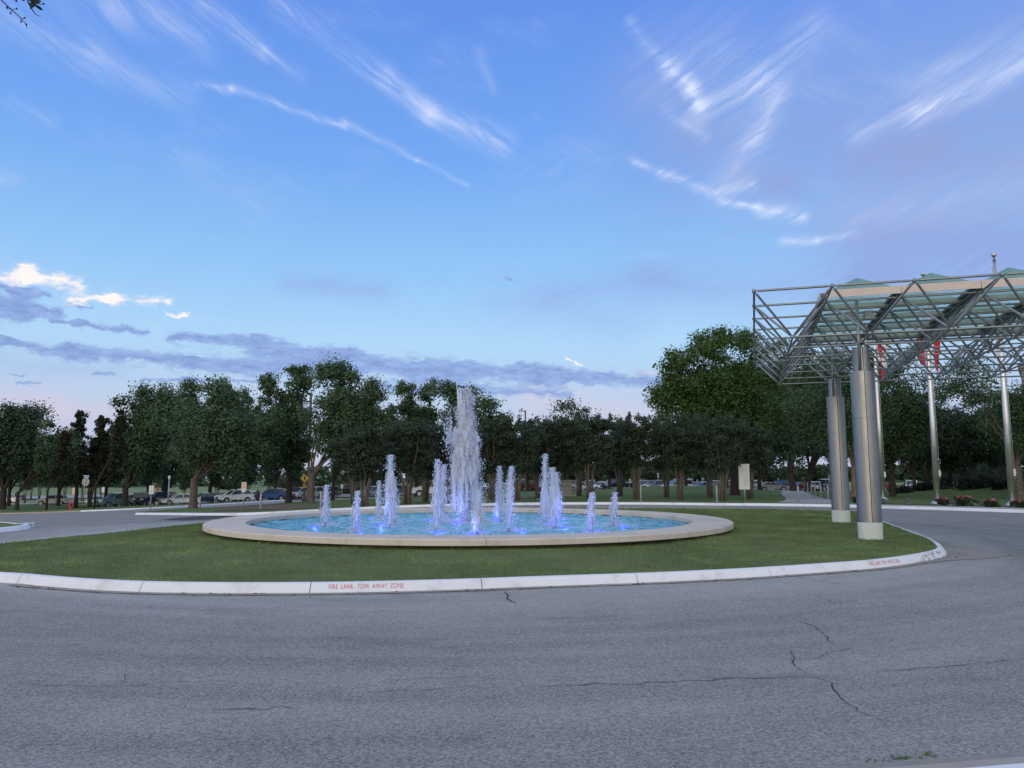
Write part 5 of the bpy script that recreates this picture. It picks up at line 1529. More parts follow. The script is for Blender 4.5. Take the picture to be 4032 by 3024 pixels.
# ------------------------------------------------------------------ trees
def limb(mb, a, b_, r0, r1, rnd, seg=6, wob=.06, n=7):
    a, b_ = Vector(a), Vector(b_); L = (b_ - a).length
    pts = []; rad = []
    o1 = Vector((rnd.uniform(-1,1), rnd.uniform(-1,1), rnd.uniform(-.5,.5))) * wob * L
    for i in range(seg + 1):
        t = i / seg
        pts.append(a.lerp(b_, t) + o1 * math.sin(PI*t) + Vector((rnd.gauss(0,1), rnd.gauss(0,1), 0)) * wob * L * .12)
        rad.append(r0 + (r1 - r0) * t ** .8)
    mb.tube(pts, rad, n)
    return pts
TREES = 0
def oak(px, base, cl, cr, top, bot, label, seed, leafmat='leaf_oak', group='oaks and shade trees behind the fountain', depth=None, leaves=13000, tr_px=20, lean=0.0, lobes=None, bark='bark', gap=0.0, size=None, name='oak_tree', bright=0.0, side_yz=.8, rpf=.30):
    """px/base: trunk foot in the photo; cl..cr, top..bot: extent of the crown"""
    b = deep(px, depth, .11) if depth else at(px, base, .11)
    d = b.y; k = d / F_PX
    rs = np.random.RandomState(seed); rnd = random.Random(seed)
    cx_ = ((cl + cr) / 2 - px) * k; W2 = (cr - cl) / 2 * k * (1.0 if name == 'distant_tree' else 1.08)
    zt = zat(top, d) - b.z; zb_ = max(1.0, zat(bot + (26 if cr < 2100 else 8), d) - b.z)
    H2 = (zt - zb_) / 2; zc_ = (zt + zb_) / 2
    W2 = max(W2, .6)
    root = empty(name, b, 0, label, 'tree', group)
    # puffs
    rp = rpf * min(W2, H2 * 1.2)
    n = int(np.clip(30 * (W2 * H2 * W2 * side_yz) ** .33 / rp, 62, 150))
    C_ = []
    while len(C_) < n:
        d3 = rs.normal(0, 1, 3); d3 /= np.linalg.norm(d3)
        rr = rs.rand() ** .50
        if d3[2] < 0: d3[:2] /= max(.35, math.hypot(d3[0], d3[1])) ** .75
        bump_ = 1 + .16*math.sin(3*math.atan2(d3[1], d3[0]) + seed) + .10*rs.normal()
        p = np.array([cx_ + d3[0]*rr*(W2 - rp)*bump_, d3[1]*rr*(W2*side_yz - rp)*bump_, zc_ + d3[2]*rr*(H2 - rp*.9)*(1 + .10*rs.normal())])
        if p[2] < zb_ + rp*.3: p[2] = zb_ + rp*rs.uniform(.3, 1.2)
        C_.append(p)
    # a few free standing tufts on the outline
    for i in range(7):
        a = rs.uniform(.15, 2.99)
        C_.append(np.array([cx_ + math.cos(a)*(W2*.98), rs.uniform(-.4, .4)*W2, zc_ + math.sin(a)*H2*1.0]))
    if lobes:
        for (lx, ly, lr) in lobes:      # extra lobes given in photo pixels
            for q in range(9):
                f_ = 0.0 if q < 5 else rs.uniform(.15, .75)
                C_.append(np.array([((lx - px)*k)*(1-f_) + cx_*f_ + rs.normal(0, lr*k*.5), rs.normal(0, lr*k*.5), (zat(ly, d) - b.z)*(1-f_) + zc_*f_ + rs.normal(0, lr*k*.42)]))
    C_ = np.array(C_); n = len(C_)
    Rd = rp * rs.uniform(.55, 1.15, n); Rd[-7:] *= .55
    leaves = int(leaves * (1.5 if size is None else 1)); sz = size or max(.07, min(.20, 1.72 / 1000 * d))
    per = int(leaves / n)
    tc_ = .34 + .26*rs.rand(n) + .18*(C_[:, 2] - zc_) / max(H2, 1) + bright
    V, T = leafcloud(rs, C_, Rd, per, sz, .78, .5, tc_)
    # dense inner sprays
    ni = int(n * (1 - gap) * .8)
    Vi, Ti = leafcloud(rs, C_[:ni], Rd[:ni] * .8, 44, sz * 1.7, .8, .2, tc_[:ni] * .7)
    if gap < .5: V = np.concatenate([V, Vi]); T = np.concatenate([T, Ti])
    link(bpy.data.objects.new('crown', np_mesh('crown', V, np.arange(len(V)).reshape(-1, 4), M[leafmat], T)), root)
    # trunk and limbs
    mb = MB(); r0 = tr_px / 2 * k
    fork = max(zb_ * .75, min(zb_ + H2*.15, 2.4))
    ftop = Vector((lean*fork, 0, fork))
    mb.tube([(0,0,-.15), (0,0,.12), (lean*fork*.3, 0, fork*.35), ftop], [r0*1.55, r0*1.12, r0*.95, r0*.88], 12)
    order = rs.permutation(n)[:9]
    for q, i in enumerate(order):
        tgt = Vector(C_[i]); tgt = ftop.lerp(tgt, .93)
        mid = ftop.lerp(tgt, .45) + Vector((0, 0, .12*H2))
        rr = r0 * rnd.uniform(.34, .60)
        p1 = limb(mb, ftop - Vector((0,0,.25)), mid, rr, rr*.55, rnd, 5, .05)
        limb(mb, p1[-1], tgt, rr*.55, rr*.16, rnd, 5, .07, 6)
    for i in range(n - 7, n):
        tgt = Vector(C_[i]); s_ = Vector(C_[rnd.randrange(0, n-7)]).lerp(tgt, .5)
        limb(mb, s_, tgt, r0*.12, r0*.05, rnd, 3, .05, 5)
    mb.build('trunk', M[bark], root)
    return root

OK_ = oak
OK_(8, 2004, -130, 190, 1615, 1880, 'big dark oak cut off by the left edge of the photo', 1, 'leaf_oak2', leaves=16000, tr_px=26, lobes=[(110,1625,26),(30,1628,24)])
OK_(74, 1968, 120, 300, 1690, 1890, 'pale leaved tree between the left edge oak and the dark cedars', 2, 'leaf_oak', depth=100, leaves=9000, tr_px=14, lobes=[(175,1672,18)])
OK_(490, 1993, 425, 700, 1548, 1880, 'broad oak with twin trunks behind the small road sign', 4, leaves=17000, tr_px=24, lobes=[(540,1560,32),(620,1556,34),(455,1700,30)])
OK_(645, 1981, 590, 800, 1505, 1860, 'oak with a thick black trunk left of the foreground oak', 5, leaves=14000, tr_px=27, lobes=[(720,1520,34),(700,1560,40)])
OK_(760, 2000, 640, 1060, 1575, 1880, 'foreground oak with a thick forked grey trunk on the wedge island', 6, leaves=21000, tr_px=30, bark='bark_mid', lobes=[(840,1530,44),(720,1790,50),(900,1800,55),(1010,1780,40)], bright=.07, side_yz=.6)
OK_(825, 1972, 800, 1010, 1545, 1860, 'oak with a slim dark trunk behind the foreground oak', 7, leaves=12000, tr_px=16, lobes=[(858,1520,28),(950,1560,30)])
OK_(1136, 1980, 985, 1215, 1560, 1850, 'tall oak with two leafy spires left of the brown lamp post', 8, leaves=15000, tr_px=26, lobes=[(1060,1520,34),(1145,1475,34),(1165,1500,30),(1035,1500,22),(1195,1640,34),(1205,1730,34),(1200,1800,30)])
OK_(1225, 1981, 1205, 1520, 1520, 1820, 'tallest oak of the left group with a leaning grey trunk', 9, leaves=21000, tr_px=25, bark='bark_mid', lobes=[(1270,1460,36),(1340,1465,40),(1300,1490,44),(1430,1530,40),(1470,1550,30)], bright=.05)
OK_(1310, 1968, 1290, 1480, 1610, 1880, 'low dark oak right of the leaning trunk, behind the short jets', 10, 'leaf_oak2', leaves=10000, tr_px=14)
OK_(1640, 1962, 1560, 1745, 1560, 1850, 'round topped oak left of the central plume', 11, depth=88, leaves=14000, tr_px=16, lobes=[(1610,1525,34),(1690,1525,34),(1580,1540,24)])
OK_(1925, 1955, 1745, 2015, 1580, 1850, 'dark oak directly behind the central plume, sloping down to the right', 12, depth=84, leaves=15000, tr_px=16, lobes=[(1770,1540,34),(1860,1560,36),(1920,1590,34),(1980,1650,28)])
OK_(1525, 1965, 1480, 1600, 1600, 1850, 'small oak between the leaning oak and the round topped one', 13, 'leaf_oak2', depth=86, leaves=7000, tr_px=12)
OK_(2235, 1940, 2120, 2360, 1620, 1840, 'sparse tree showing sky through its top behind the crape myrtles', 14, 'leaf_oak2', depth=88, leaves=3800, tr_px=12, gap=.6, lobes=[(2210,1600,26),(2250,1590,24),(2300,1620,24)])
OK_(2895, 1950, 2640, 3090, 1370, 1800, 'huge bright green oak left of the canopy', 15, 'leaf_bright', leaves=42000, tr_px=36, lobes=[(2690,1420,44),(2780,1350,44),(2880,1325,44),(2960,1345,50),(2640,1500,40),(2630,1610,36),(2700,1680,50),(2650,1560,40),(3010,1400,50),(3060,1470,50),(2940,1460,60),(2690,1560,50),(2800,1500,60)], side_yz=.7, rpf=.22, bright=-.04)
OK_(2990, 1940, 2840, 3160, 1500, 1870, 'dark lower oak tucked under the huge bright one', 16, 'leaf_oak', depth=80, leaves=16000, tr_px=16)
OK_(3124, 1924, 2960, 3300, 1350, 1870, 'dark oak with a leaning trunk left of the footpath bollards', 17, 'leaf_oak', depth=100, leaves=18000, tr_px=26, lean=-.15)
OK_(3178, 1922, 3040, 3400, 1380, 1860, 'dark forked oak standing just right of the footpath', 18, 'leaf_oak2', depth=104, leaves=16000, tr_px=22, lean=.15)
OK_(3364, 1970, 3170, 3560, 1400, 1860, 'oak with rough pale brown bark seen between the two columns', 19, 'leaf_oak', leaves=24000, tr_px=22, bark='bark_rough', lobes=[(3330,1430,40),(3450,1440,50)], depth=55)
OK_(3513, 1945, 3400, 3720, 1430, 1850, 'dark oak behind the leftmost flagpole', 20, 'leaf_oak', depth=58, leaves=19000, tr_px=22, gap=.55, lobes=[(3560,1420,50),(3480,1420,40)])
OK_(3655, 1922, 3560, 3840, 1560, 1860, 'dark oak behind the middle flagpole', 21, 'leaf_oak2', depth=66, leaves=18000, tr_px=16)
OK_(3742, 1922, 3700, 3990, 1600, 1870, 'dark oak between the two right hand flagpoles', 22, 'leaf_oak', depth=68, leaves=18000, tr_px=18)
OK_(4012, 1950, 3850, 4330, 1420, 1830, 'oak with spreading grey limbs at the right edge beside the tallest flagpole', 23, 'leaf_oak', depth=50, leaves=20000, tr_px=34, lean=-.05, bark='bark_mid', gap=.55, lobes=[(3820,1440,40),(3780,1520,40)])
OK_(3900, 1925, 3780, 4120, 1560, 1870, 'black shaded oak at the back right, behind the low hedge', 24, 'leaf_oak2', depth=78, leaves=15000, tr_px=16)

# second row, further back, closing the gaps
for i, (px_, dp, cl_, cr_, tp_, bt_, lm, lb) in enumerate([
 (40,118,-60,170,1720,1905,'leaf_oak2','second row oak behind the left edge oak'),(235,120,140,350,1730,1905,'leaf_oak2','second row oak behind the dark cedars'),
 (420,118,330,520,1665,1905,'leaf_oak2','second row oak between the cedars and the twin trunk oak'),(585,116,480,700,1590,1900,'leaf_oak2','second row oak right of the road sign'),
 (770,118,660,880,1570,1898,'leaf_oak2','second row oak behind the foreground oak crown'),(930,116,840,1050,1575,1896,'leaf_oak2','second row oak behind the fire lane sign'),
 (1085,116,990,1200,1570,1893,'leaf_oak2','second row oak behind the pedestrian sign'),(1390,114,1290,1520,1600,1893,'leaf_oak2','second row oak behind the first crape myrtles'),
 (1560,114,1470,1680,1620,1890,'leaf_oak2','second row oak behind the tall left jet'),(1760,112,1670,1880,1650,1885,'leaf_oak2','second row oak hidden by the central plume'),
 (2075,116,1980,2180,1690,1880,'leaf_oak2','second row oak behind the rounded right hand jet'),(2400,118,2330,2480,1720,1880,'leaf_oak2','second row oak behind the myrtle before the black pickup'),(2700,116,2600,2810,1660,1876,'leaf_oak2','second row oak under the left side of the huge oak'),(2860,112,2780,2960,1640,1876,'leaf_oak2','second row oak behind the huge oak trunk'),
 (3010,124,2900,3130,1600,1872,'leaf_oak2','second row oak right of the schedule board'),(3290,124,3180,3420,1560,1868,'leaf_oak2','second row oak behind the far column'),
 (3450,108,3340,3560,1550,1880,'leaf_oak2','second row oak between the near column and the first flagpole'),(3600,100,3500,3740,1600,1888,'leaf_oak2','second row oak between the first two flagpoles'),
 (3790,100,3690,3900,1600,1890,'leaf_oak2','second row oak right of the middle flagpole'),(3950,100,3860,4120,1580,1890,'leaf_oak2','second row oak behind the tallest flagpole')]):
    oak(px_, 0, cl_, cr_, tp_, bt_, lb, 300 + i, lm, 'second row of oaks', depth=dp, leaves=5000, tr_px=14)

def cedar(px, base, cl, cr, top, bot, label, seed, tr_px=12, depth=None, stems=1, leaves=6500):
    b = deep(px, depth, .11) if depth else at(px, base, .11)
    d = b.y; k = d / F_PX; rs = np.random.RandomState(seed); rnd = random.Random(seed)
    cx_ = ((cl + cr)/2 - px)*k; W2 = (cr - cl)/2*k; zt = zat(top, d) - b.z; zb_ = zat(bot, d) - b.z
    root = empty('cedar_tree', b, 0, label, 'tree', 'dark cedars on the left')
    n = 190; t = rs.rand(n) ** 1.1; a = rs.uniform(0, 2*PI, n)
    w = W2 * (1 - t) ** .42 * (.25 + .75*rs.rand(n))
    C_ = np.stack([cx_ + w*np.cos(a), w*np.sin(a)*.8, zb_ + t*(zt - zb_)], 1)
    C_[-5:] = np.stack([cx_ + rs.normal(0, .35*W2, 5), rs.normal(0, .3, 5), zt - rs.uniform(0, .15, 5)*(zt - zb_)], 1)
    V, T = leafcloud(rs, C_, rs.uniform(.35, .8, n)*(W2*.34)*(1.15 - t*.6), int(leaves/n), .13, 1.1, .9, .3 + .3*rs.rand(n), 1.5)
    link(bpy.data.objects.new('crown', np_mesh('crown', V, np.arange(len(V)).reshape(-1, 4), M['leaf_cedar'], T)), root)
    mb = MB(); r0 = tr_px/2*k
    for s_ in range(stems):
        q = (s_ - (stems-1)/2) * r0 * 2.2
        mb.tube([(q*.5,0,-.1), (q,0,zb_*.6), (cx_*.6 + q*1.6, 0, zb_*1.3), (cx_, 0, zt*.93)], [r0*1.2, r0, r0*.8, r0*.15], 8)
    for q in range(10):
        i = rnd.randrange(n); z0 = C_[i][2]*.75; limb(mb, (cx_*z0/zt, 0, z0), C_[i], r0*.3, r0*.1, rnd, 3, .05, 5)
    mb.build('trunk', M['bark'], root)
cedar(298, 1998, 235, 345, 1622, 1900, 'ragged black cedar behind the fire hydrant', 31, 14, leaves=15000)
cedar(352, 1998, 325, 430, 1640, 1900, 'rounder cedar with several brown stems right of the stop sign', 32, 7, stems=3, leaves=15000)
cedar(378, 1977, 425, 495, 1615, 1850, 'reddish cedar top poking up left of the twin trunk oak', 33, 8, depth=88)
cedar(190, 1985, 195, 290, 1700, 1880, 'low cedar filling in left of the ragged black one', 34, 8, depth=90)

def myrtle(px, base, cl, cr, top, label, seed, depth=None, stems=8, leaves=6500, group='crape myrtles along the drive', lmat='leaf_myrtle', sp=9):
    b = deep(px, depth, .11) if depth else at(px, base, .11)
    d = b.y; k = d / F_PX; rs = np.random.RandomState(seed); rnd = random.Random(seed)
    cx_ = ((cl + cr)/2 - px)*k; W2 = (cr - cl)/2*k; zt = zat(top, d) - b.z
    root = empty('crape_myrtle', b, 0, label, 'tree', group)
    n = 84
    t = .37 + .62*rs.rand(n) ** .75
    a = rs.uniform(0, 2*PI, n); q = np.sqrt(rs.rand(n))
    w = W2 * q * np.clip(.55 + 1.1*(t - .40), .3, 1.0) * np.where(t > .9, .8, 1)
    C_ = np.stack([cx_ + w*np.cos(a), w*np.sin(a)*.85, t*zt*.97], 1)
    ntip = 12; aa = rs.uniform(0, 2*PI, ntip); ww = W2*rs.rand(ntip)**.6
    tip = np.stack([cx_ + ww*np.cos(aa), ww*np.sin(aa)*.8, zt*rs.uniform(.93, 1.04, ntip)], 1)
    V, T = leafcloud(rs, C_, rs.uniform(.32, .52, n)*max(W2*.55, .6), int(leaves/n), .080 * (d/50) ** .5, .62, .6, .25 + .4*rs.rand(n))
    V2, T2 = leafcloud(rs, tip, np.full(ntip, .16), 60, .085, 1.7, .6, .5 + .3*rs.rand(ntip))
    V = np.concatenate([V, V2]); T = np.concatenate([T, T2])
    link(bpy.data.objects.new('crown', np_mesh('crown', V, np.arange(len(V)).reshape(-1, 4), M[lmat], T)), root)
    for s_ in range(stems):
        mb = MB(); a_ = 2*PI*s_/stems + rnd.uniform(-.3, .3); r_ = rnd.uniform(.04, .07)
        f0 = Vector((math.cos(a_)*.14, math.sin(a_)*.12, -.08))
        wr = W2 * rnd.uniform(.25, .75)
        p = [f0, Vector((math.cos(a_)*.17, math.sin(a_)*.15, zt*.18)), Vector((cx_*.4 + math.cos(a_)*wr*.42, math.sin(a_)*wr*.35, zt*.42)),
             Vector((cx_*.8 + math.cos(a_)*wr*.8, math.sin(a_)*wr*.7, zt*.66)), Vector((cx_ + math.cos(a_)*wr, math.sin(a_)*wr*.9, zt*.86))]
        p = [v_ + Vector((rnd.gauss(0, .035), rnd.gauss(0, .035), 0)) for v_ in p]
        mb.tube(p, [r_*1.25, r_, r_*.8, r_*.5, r_*.2], 7)
        for q in range(3):
            i0 = rnd.choice([2, 2, 3]); tgt = Vector(C_[rnd.randrange(n)])
            limb(mb, p[i0], p[i0].lerp(tgt, .8), r_*.45, r_*.15, rnd, 3, .06, 5)
        mb.build('stem', M['bark_light'], root)
    return root
MY = [(1436,1996,1380,1505,1690,'crape myrtle just right of the second short jet'),(1392,1987,1345,1440,1700,'narrow crape myrtle behind the second short jet'),
 (1605,1985,1540,1685,1672,'crape myrtle with a broad fan of stems left of the ragged jet'),(1676,1976,1630,1745,1690,'crape myrtle hugging the left of the ragged jet'),
 (1778,1976,1720,1850,1680,'crape myrtle hidden behind the central plume'),(1935,1972,1880,2000,1665,'crape myrtle just right of the central plume'),
 (2035,1972,1975,2100,1662,'crape myrtle behind the rounded right hand jet'),(2119,1963,2065,2185,1668,'crape myrtle left of the tall thin jet'),
 (2200,1966,2150,2260,1660,'crape myrtle behind the right hand jet cluster'),(2281,1953,2225,2335,1655,'crape myrtle right of the beige cabinet'),
 (2322,1968,2270,2395,1650,'pale stemmed crape myrtle behind the second jet from the right'),(2440,1953,2380,2490,1655,'crape myrtle in front of the black pickup'),
 (2505,1965,2455,2560,1650,'crape myrtle left of the bollard before the silver crossover'),(2627,1959,2560,2680,1655,'many stemmed crape myrtle in front of the silver crossover'),
 (2676,1967,2640,2760,1650,'pale crape myrtle in front of the white rescue vehicle'),(2796,1959,2740,2850,1660,'crape myrtle left of the bollard by the schedule board'),
 (2847,1972,2800,2920,1650,'closest crape myrtle, with thick stems, left of the schedule board'),(2955,1965,2900,3010,1680,'crape myrtle immediately right of the schedule board')]
for i, (px_, b_, cl_, cr_, tp_, lb) in enumerate(MY): myrtle(px_, b_, cl_ - 38, cr_ + 38, tp_, lb, 60 + i, stems=9 if i % 2 else 7, leaves=12500)
# small far myrtles and saplings seen under the big crowns on the left: copies of one tree at their own places
far = [(97,1982,'tiny sapling on the far left lawn'),(122,1965,'small far myrtle right of the litter bin'),(154,1964,'small far myrtle left of the parked silver hatchback'),
 (185,1964,'small far myrtle touching the silver hatchback'),(235,1963,'small far myrtle right of the silver hatchback'),(253,1975,'small far myrtle left of the hydrant'),
 (324,1972,'small myrtle behind the stop sign post'),(397,1972,'small myrtle behind the small pale sign'),(724,1983,'thin stemmed myrtle left of the foreground oak trunk'),
 (852,1974,'thin stemmed myrtle right of the slim dark trunk'),(977,1966,'thin stemmed myrtle behind the fire lane sign'),(1059,1962,'thin stemmed myrtle in front of the blue crossover'),
 (1158,1960,'far myrtle left of the pedestrian sign'),(1500,1955,'far myrtle behind the tall left jet')]
proto = None
for i, (px_, b_, lb) in enumerate(far):
    p = at(px_, b_, .11)
    if proto is None:
        proto = myrtle(px_, b_, px_-34, px_+34, 1845, lb, 90, stems=5, leaves=4000, group='small far trees on the left', lmat='leaf_oak')
    else:
        r_ = copy_tree(proto); r_.location = p; r_['label'] = lb
        s_ = random.Random(i).uniform(.9, 1.25) * max(.75, min(1.15, p.y / proto.location.y)); r_.scale = (s_, s_, s_ * 1.05); r_.rotation_euler = (0, 0, i * 1.3)
# distant trees beyond the parking lot: three kinds, copied
def far_tree(px, depth, wpx, top, bot, label, seed, lm='leaf_far'):
    return oak(px, 0, px - wpx/2, px + wpx/2, top, bot, label, seed, lm, 'distant trees beyond the parking lot', depth=depth, leaves=5200, tr_px=6, size=.42, name='distant_tree', side_yz=1)
FT = [(2450,240,170,1822,1905,'distant tree behind the black pickup'),(2570,250,150,1812,1905,'distant tree behind the silver crossover'),(2660,235,150,1830,1908,'distant tree behind the white rescue vehicle')]
protos = [far_tree(*a, 200 + i) for i, a in enumerate(FT)]
more = [(2750,245,.95,'distant pale bushy tree behind the low blue car'),(2840,230,.8,'distant tree behind the bollard left of the schedule board'),(2960,240,1.0,'distant tree right of the schedule board'),
 (3040,250,.85,'distant round tree behind the silver coupe'),(3120,235,.8,'distant tree seen past the leaning path oak'),(3210,245,1.0,'distant tree between the two path oaks'),(3290,240,.95,'distant tree behind the boxy jeep'),
 (2350,240,.95,'distant tree right of the beige cabinet'),(2260,250,1.0,'distant tree behind the beige cabinet'),(2150,240,.9,'distant tree behind the tall thin jet'),(2040,245,1.0,'distant tree behind the stone bench'),
 (1900,250,.9,'distant tree behind the central plume'),(1500,240,.75,'distant tree behind the pickup with red tail light'),(1150,250,.7,'distant tree behind the blue crossover'),(900,260,.65,'distant tree behind the white crossover'),
 (3450,240,1.0,'distant tree right of the near column'),(3600,245,1.0,'distant tree behind the third flagpole gap'),(3760,235,1.0,'distant tree far behind the middle flagpole'),(3900,240,1.1,'distant tree behind the back right hedge')]
for i, (px_, dp, s_, lb) in enumerate(more):
    r_ = copy_tree(protos[i % 3]); r_.location = deep(px_, dp, 0); r_.scale = (s_*1.1, s_*1.1, s_); r_.rotation_euler = (0, 0, i*2.1); r_['label'] = lb
# far wood that closes the horizon
rs = np.random.RandomState(5); n = 820
xs = rs.uniform(-760, 760, n); ys = 400 + rs.uniform(-30, 60, n) + .0*xs
C_ = np.stack([xs, ys, -5.5 + rs.uniform(0, 9.5, n)], 1)
V, T = leafcloud(rs, C_, rs.uniform(3, 6, n), 40, 1.7, .8, .4, rs.rand(n)*.5 + .2)
tag(link(bpy.data.objects.new('woodland', np_mesh('woodland', V, np.arange(len(V)).reshape(-1, 4), M['leaf_far'], T))), 'far woodland closing the horizon', None, None, 'stuff')
# low hedges and black railing at the back right
def hedge(px0, px1, depth, hgt, label, seed):
    a, b_ = deep(px0, depth, .1), deep(px1, depth + 1.5, .1); rs = np.random.RandomState(seed)
    L = (b_ - a).length; n = int(L * 7)
    t = rs.rand(n); P_ = np.array(a)[None]*(1-t[:, None]) + np.array(b_)[None]*t[:, None]
    P_[:, 1] += rs.uniform(-.5, .5, n); P_[:, 2] += rs.uniform(.1, 1, n)*hgt*(.85 + .2*np.sin(t*23))
    P_ -= np.array(a)[None]
    V, T = leafcloud(rs, P_, rs.uniform(.25, .42, n), 60, .10, .8, .5, rs.rand(n)*.5)
    o = link(bpy.data.objects.new('hedge', np_mesh('hedge', V, np.arange(len(V)).reshape(-1, 4), M['hedge'], T))); o.location = a
    tag(o, label, 'hedge', 'low hedges at the back right')
hedge(3520, 3600, 62, .55, 'short dark hedge behind the leftmost flagpole', 1)
hedge(3600, 3760, 64, .80, 'dark hedge directly behind the middle flagpole', 2)
hedge(3770, 3900, 62, 1.0, 'bigger dark hedge between the two right hand flagpoles', 3)
hedge(3900, 3985, 60, .85, 'dark hedge just left of the tallest flagpole', 4)
hedge(4025, 4110, 55, .9, 'dark hedge at the right edge beyond the last oak trunk', 5)
a, b_ = deep(3640, 68, .1), deep(4000, 70, .1)
fr_ = empty('railing', a, 0, 'black metal railing behind the back right hedges', 'fence')
L = (b_ - a); n = 70
for h in (.35, 1.55):
    mb = MB(); mb.tube([Vector((0,0,h)), L + Vector((0,0,h))], .025, 5); mb.build('rail', M['dark_metal'], fr_)
mbp = MB(); mbp.box(-.014, -.014, -.1, .014, .014, 1.62); mep = mbp.mesh('picket', M['dark_metal'])
for i in range(n + 1):
    o = link(bpy.data.objects.new('picket', mep), fr_); o.location = L * (i / n)
# building corner at the right edge
bx, by_ = 33.5, 50.2
root = empty('building', (bx, by_, Z(bx, by_)), R(-35), 'blue grey building corner with dark windows cut off by the right edge', 'building')
mb = MB(); mb.box(0, 0, -.3, 24, 18, 8.6); mb.build('wall', M['bwall'], root)
mb = MB(); mb.box(-.15, -.15, 8.603, 24.1, 18.1, 8.9); mb.build('parapet', M['beam'], root)
for fl in range(2):
    for i in range(6):
        mb = MB(); mb.box(1.0 + i*3.8, -.06, 1.0 + fl*3.9, 4.2 + i*3.8, -.01, 3.6 + fl*3.9); w_ = mb.build('window', M['bglass'], root)
        mb = MB(); mb.box(.9 + i*3.8, -.10, .90 + fl*3.9, 4.3 + i*3.8, -.065, 1.0 + fl*3.9); mb.box(.9 + i*3.8, -.10, 3.6 + fl*3.9, 4.3 + i*3.8, -.065, 3.7 + fl*3.9); mb.box(2.55 + i*3.8, -.10, 1.0+fl*3.9, 2.65 + i*3.8, -.065, 3.6+fl*3.9); mb.build('frame', M['dark_metal'], w_)
    for i in range(4):
        mb = MB(); mb.box(-.06, 1.0 + i*4.2, 1.0 + fl*3.9, -.01, 4.4 + i*4.2, 3.6 + fl*3.9); mb.build('window', M['bglass'], root)

# ------------------------------------------------------------------ vehicles
PAINT = {'white': (.78,.78,.78), 'silver': (.42,.43,.44), 'grey': (.16,.165,.17), 'black': (.018,.018,.02), 'navy': (.02,.035,.085), 'blue': (.04,.10,.28),
 'red': (.30,.02,.03), 'teal': (.16,.26,.28), 'paleblue': (.36,.46,.56), 'maroon': (.10,.02,.025), 'beige': (.50,.45,.38)}
PM = {k: car_paint('paint_' + k, v) for k, v in PAINT.items()}
#          L    W    belt  roof  clear hood_x  ws_base ws_top rw_top rw_base tail wheel
SPEC = {
 'sedan': dict(L=4.7, W=1.80, belt=.92, roof=1.44, gh=[(-1.05,.92),(-.30,1.40),(.75,1.44),(1.50,1.02)], body=[(-2.32,.35),(-2.35,.62),(-2.15,.76),(-1.15,.92),(1.55,1.00),(2.25,.98),(2.35,.75),(2.32,.38)], wr=.33, wx=(-1.42,1.35)),
 'suv':   dict(L=4.7, W=1.88, belt=1.08, roof=1.72, gh=[(-.95,1.08),(-.30,1.66),(1.60,1.70),(2.10,1.16)], body=[(-2.32,.42),(-2.36,.78),(-2.15,.98),(-1.05,1.10),(2.15,1.16),(2.32,1.05),(2.34,.70),(2.30,.42)], wr=.37, wx=(-1.42,1.38)),
 'van':   dict(L=5.1, W=1.98, belt=1.05, roof=1.76, gh=[(-1.30,1.05),(-.45,1.68),(2.05,1.76),(2.42,1.10)], body=[(-2.52,.38),(-2.55,.70),(-2.25,.92),(-1.40,1.05),(2.44,1.10),(2.54,.90),(2.54,.60),(2.50,.38)], wr=.35, wx=(-1.60,1.50)),
 'pickup':dict(L=5.8, W=2.02, belt=1.25, roof=1.92, gh=[(-1.15,1.25),(-.55,1.86),(.95,1.90),(1.15,1.25)], body=[(-2.85,.52),(-2.90,.95),(-2.80,1.14),(-1.25,1.25),(2.88,1.25),(2.92,1.05),(2.92,.62),(2.85,.55)], wr=.41, wx=(-1.85,1.80)),
 'jeep':  dict(L=4.4, W=1.88, belt=1.20, roof=1.88, gh=[(-.70,1.20),(-.45,1.80),(2.00,1.86),(2.08,1.20)], body=[(-2.10,.55),(-2.12,1.05),(-.80,1.20),(2.10,1.22),(2.14,1.00),(2.12,.60)], wr=.42, wx=(-1.35,1.40)),
 'coupe': dict(L=4.8, W=1.86, belt=.94, roof=1.38, gh=[(-.95,.94),(-.05,1.35),(.80,1.38),(1.75,1.02)], body=[(-2.38,.36),(-2.42,.68),(-2.2,.84),(-1.05,.95),(1.8,1.04),(2.36,1.00),(2.42,.72),(2.36,.40)], wr=.35, wx=(-1.45,1.40)),
}
CARM = {}
def wheel_arch(body, wx, wr, z0=.30):
    """lower outline of the body side with round wheel openings"""
    low = []
    for cx_ in sorted(wx):
        R_ = wr + .07
        for i in range(9):
            a = PI - PI * i / 8
            low.append((cx_ + R_*math.cos(a), max(z0, wr + R_*math.sin(a)*1.0)))
    return low
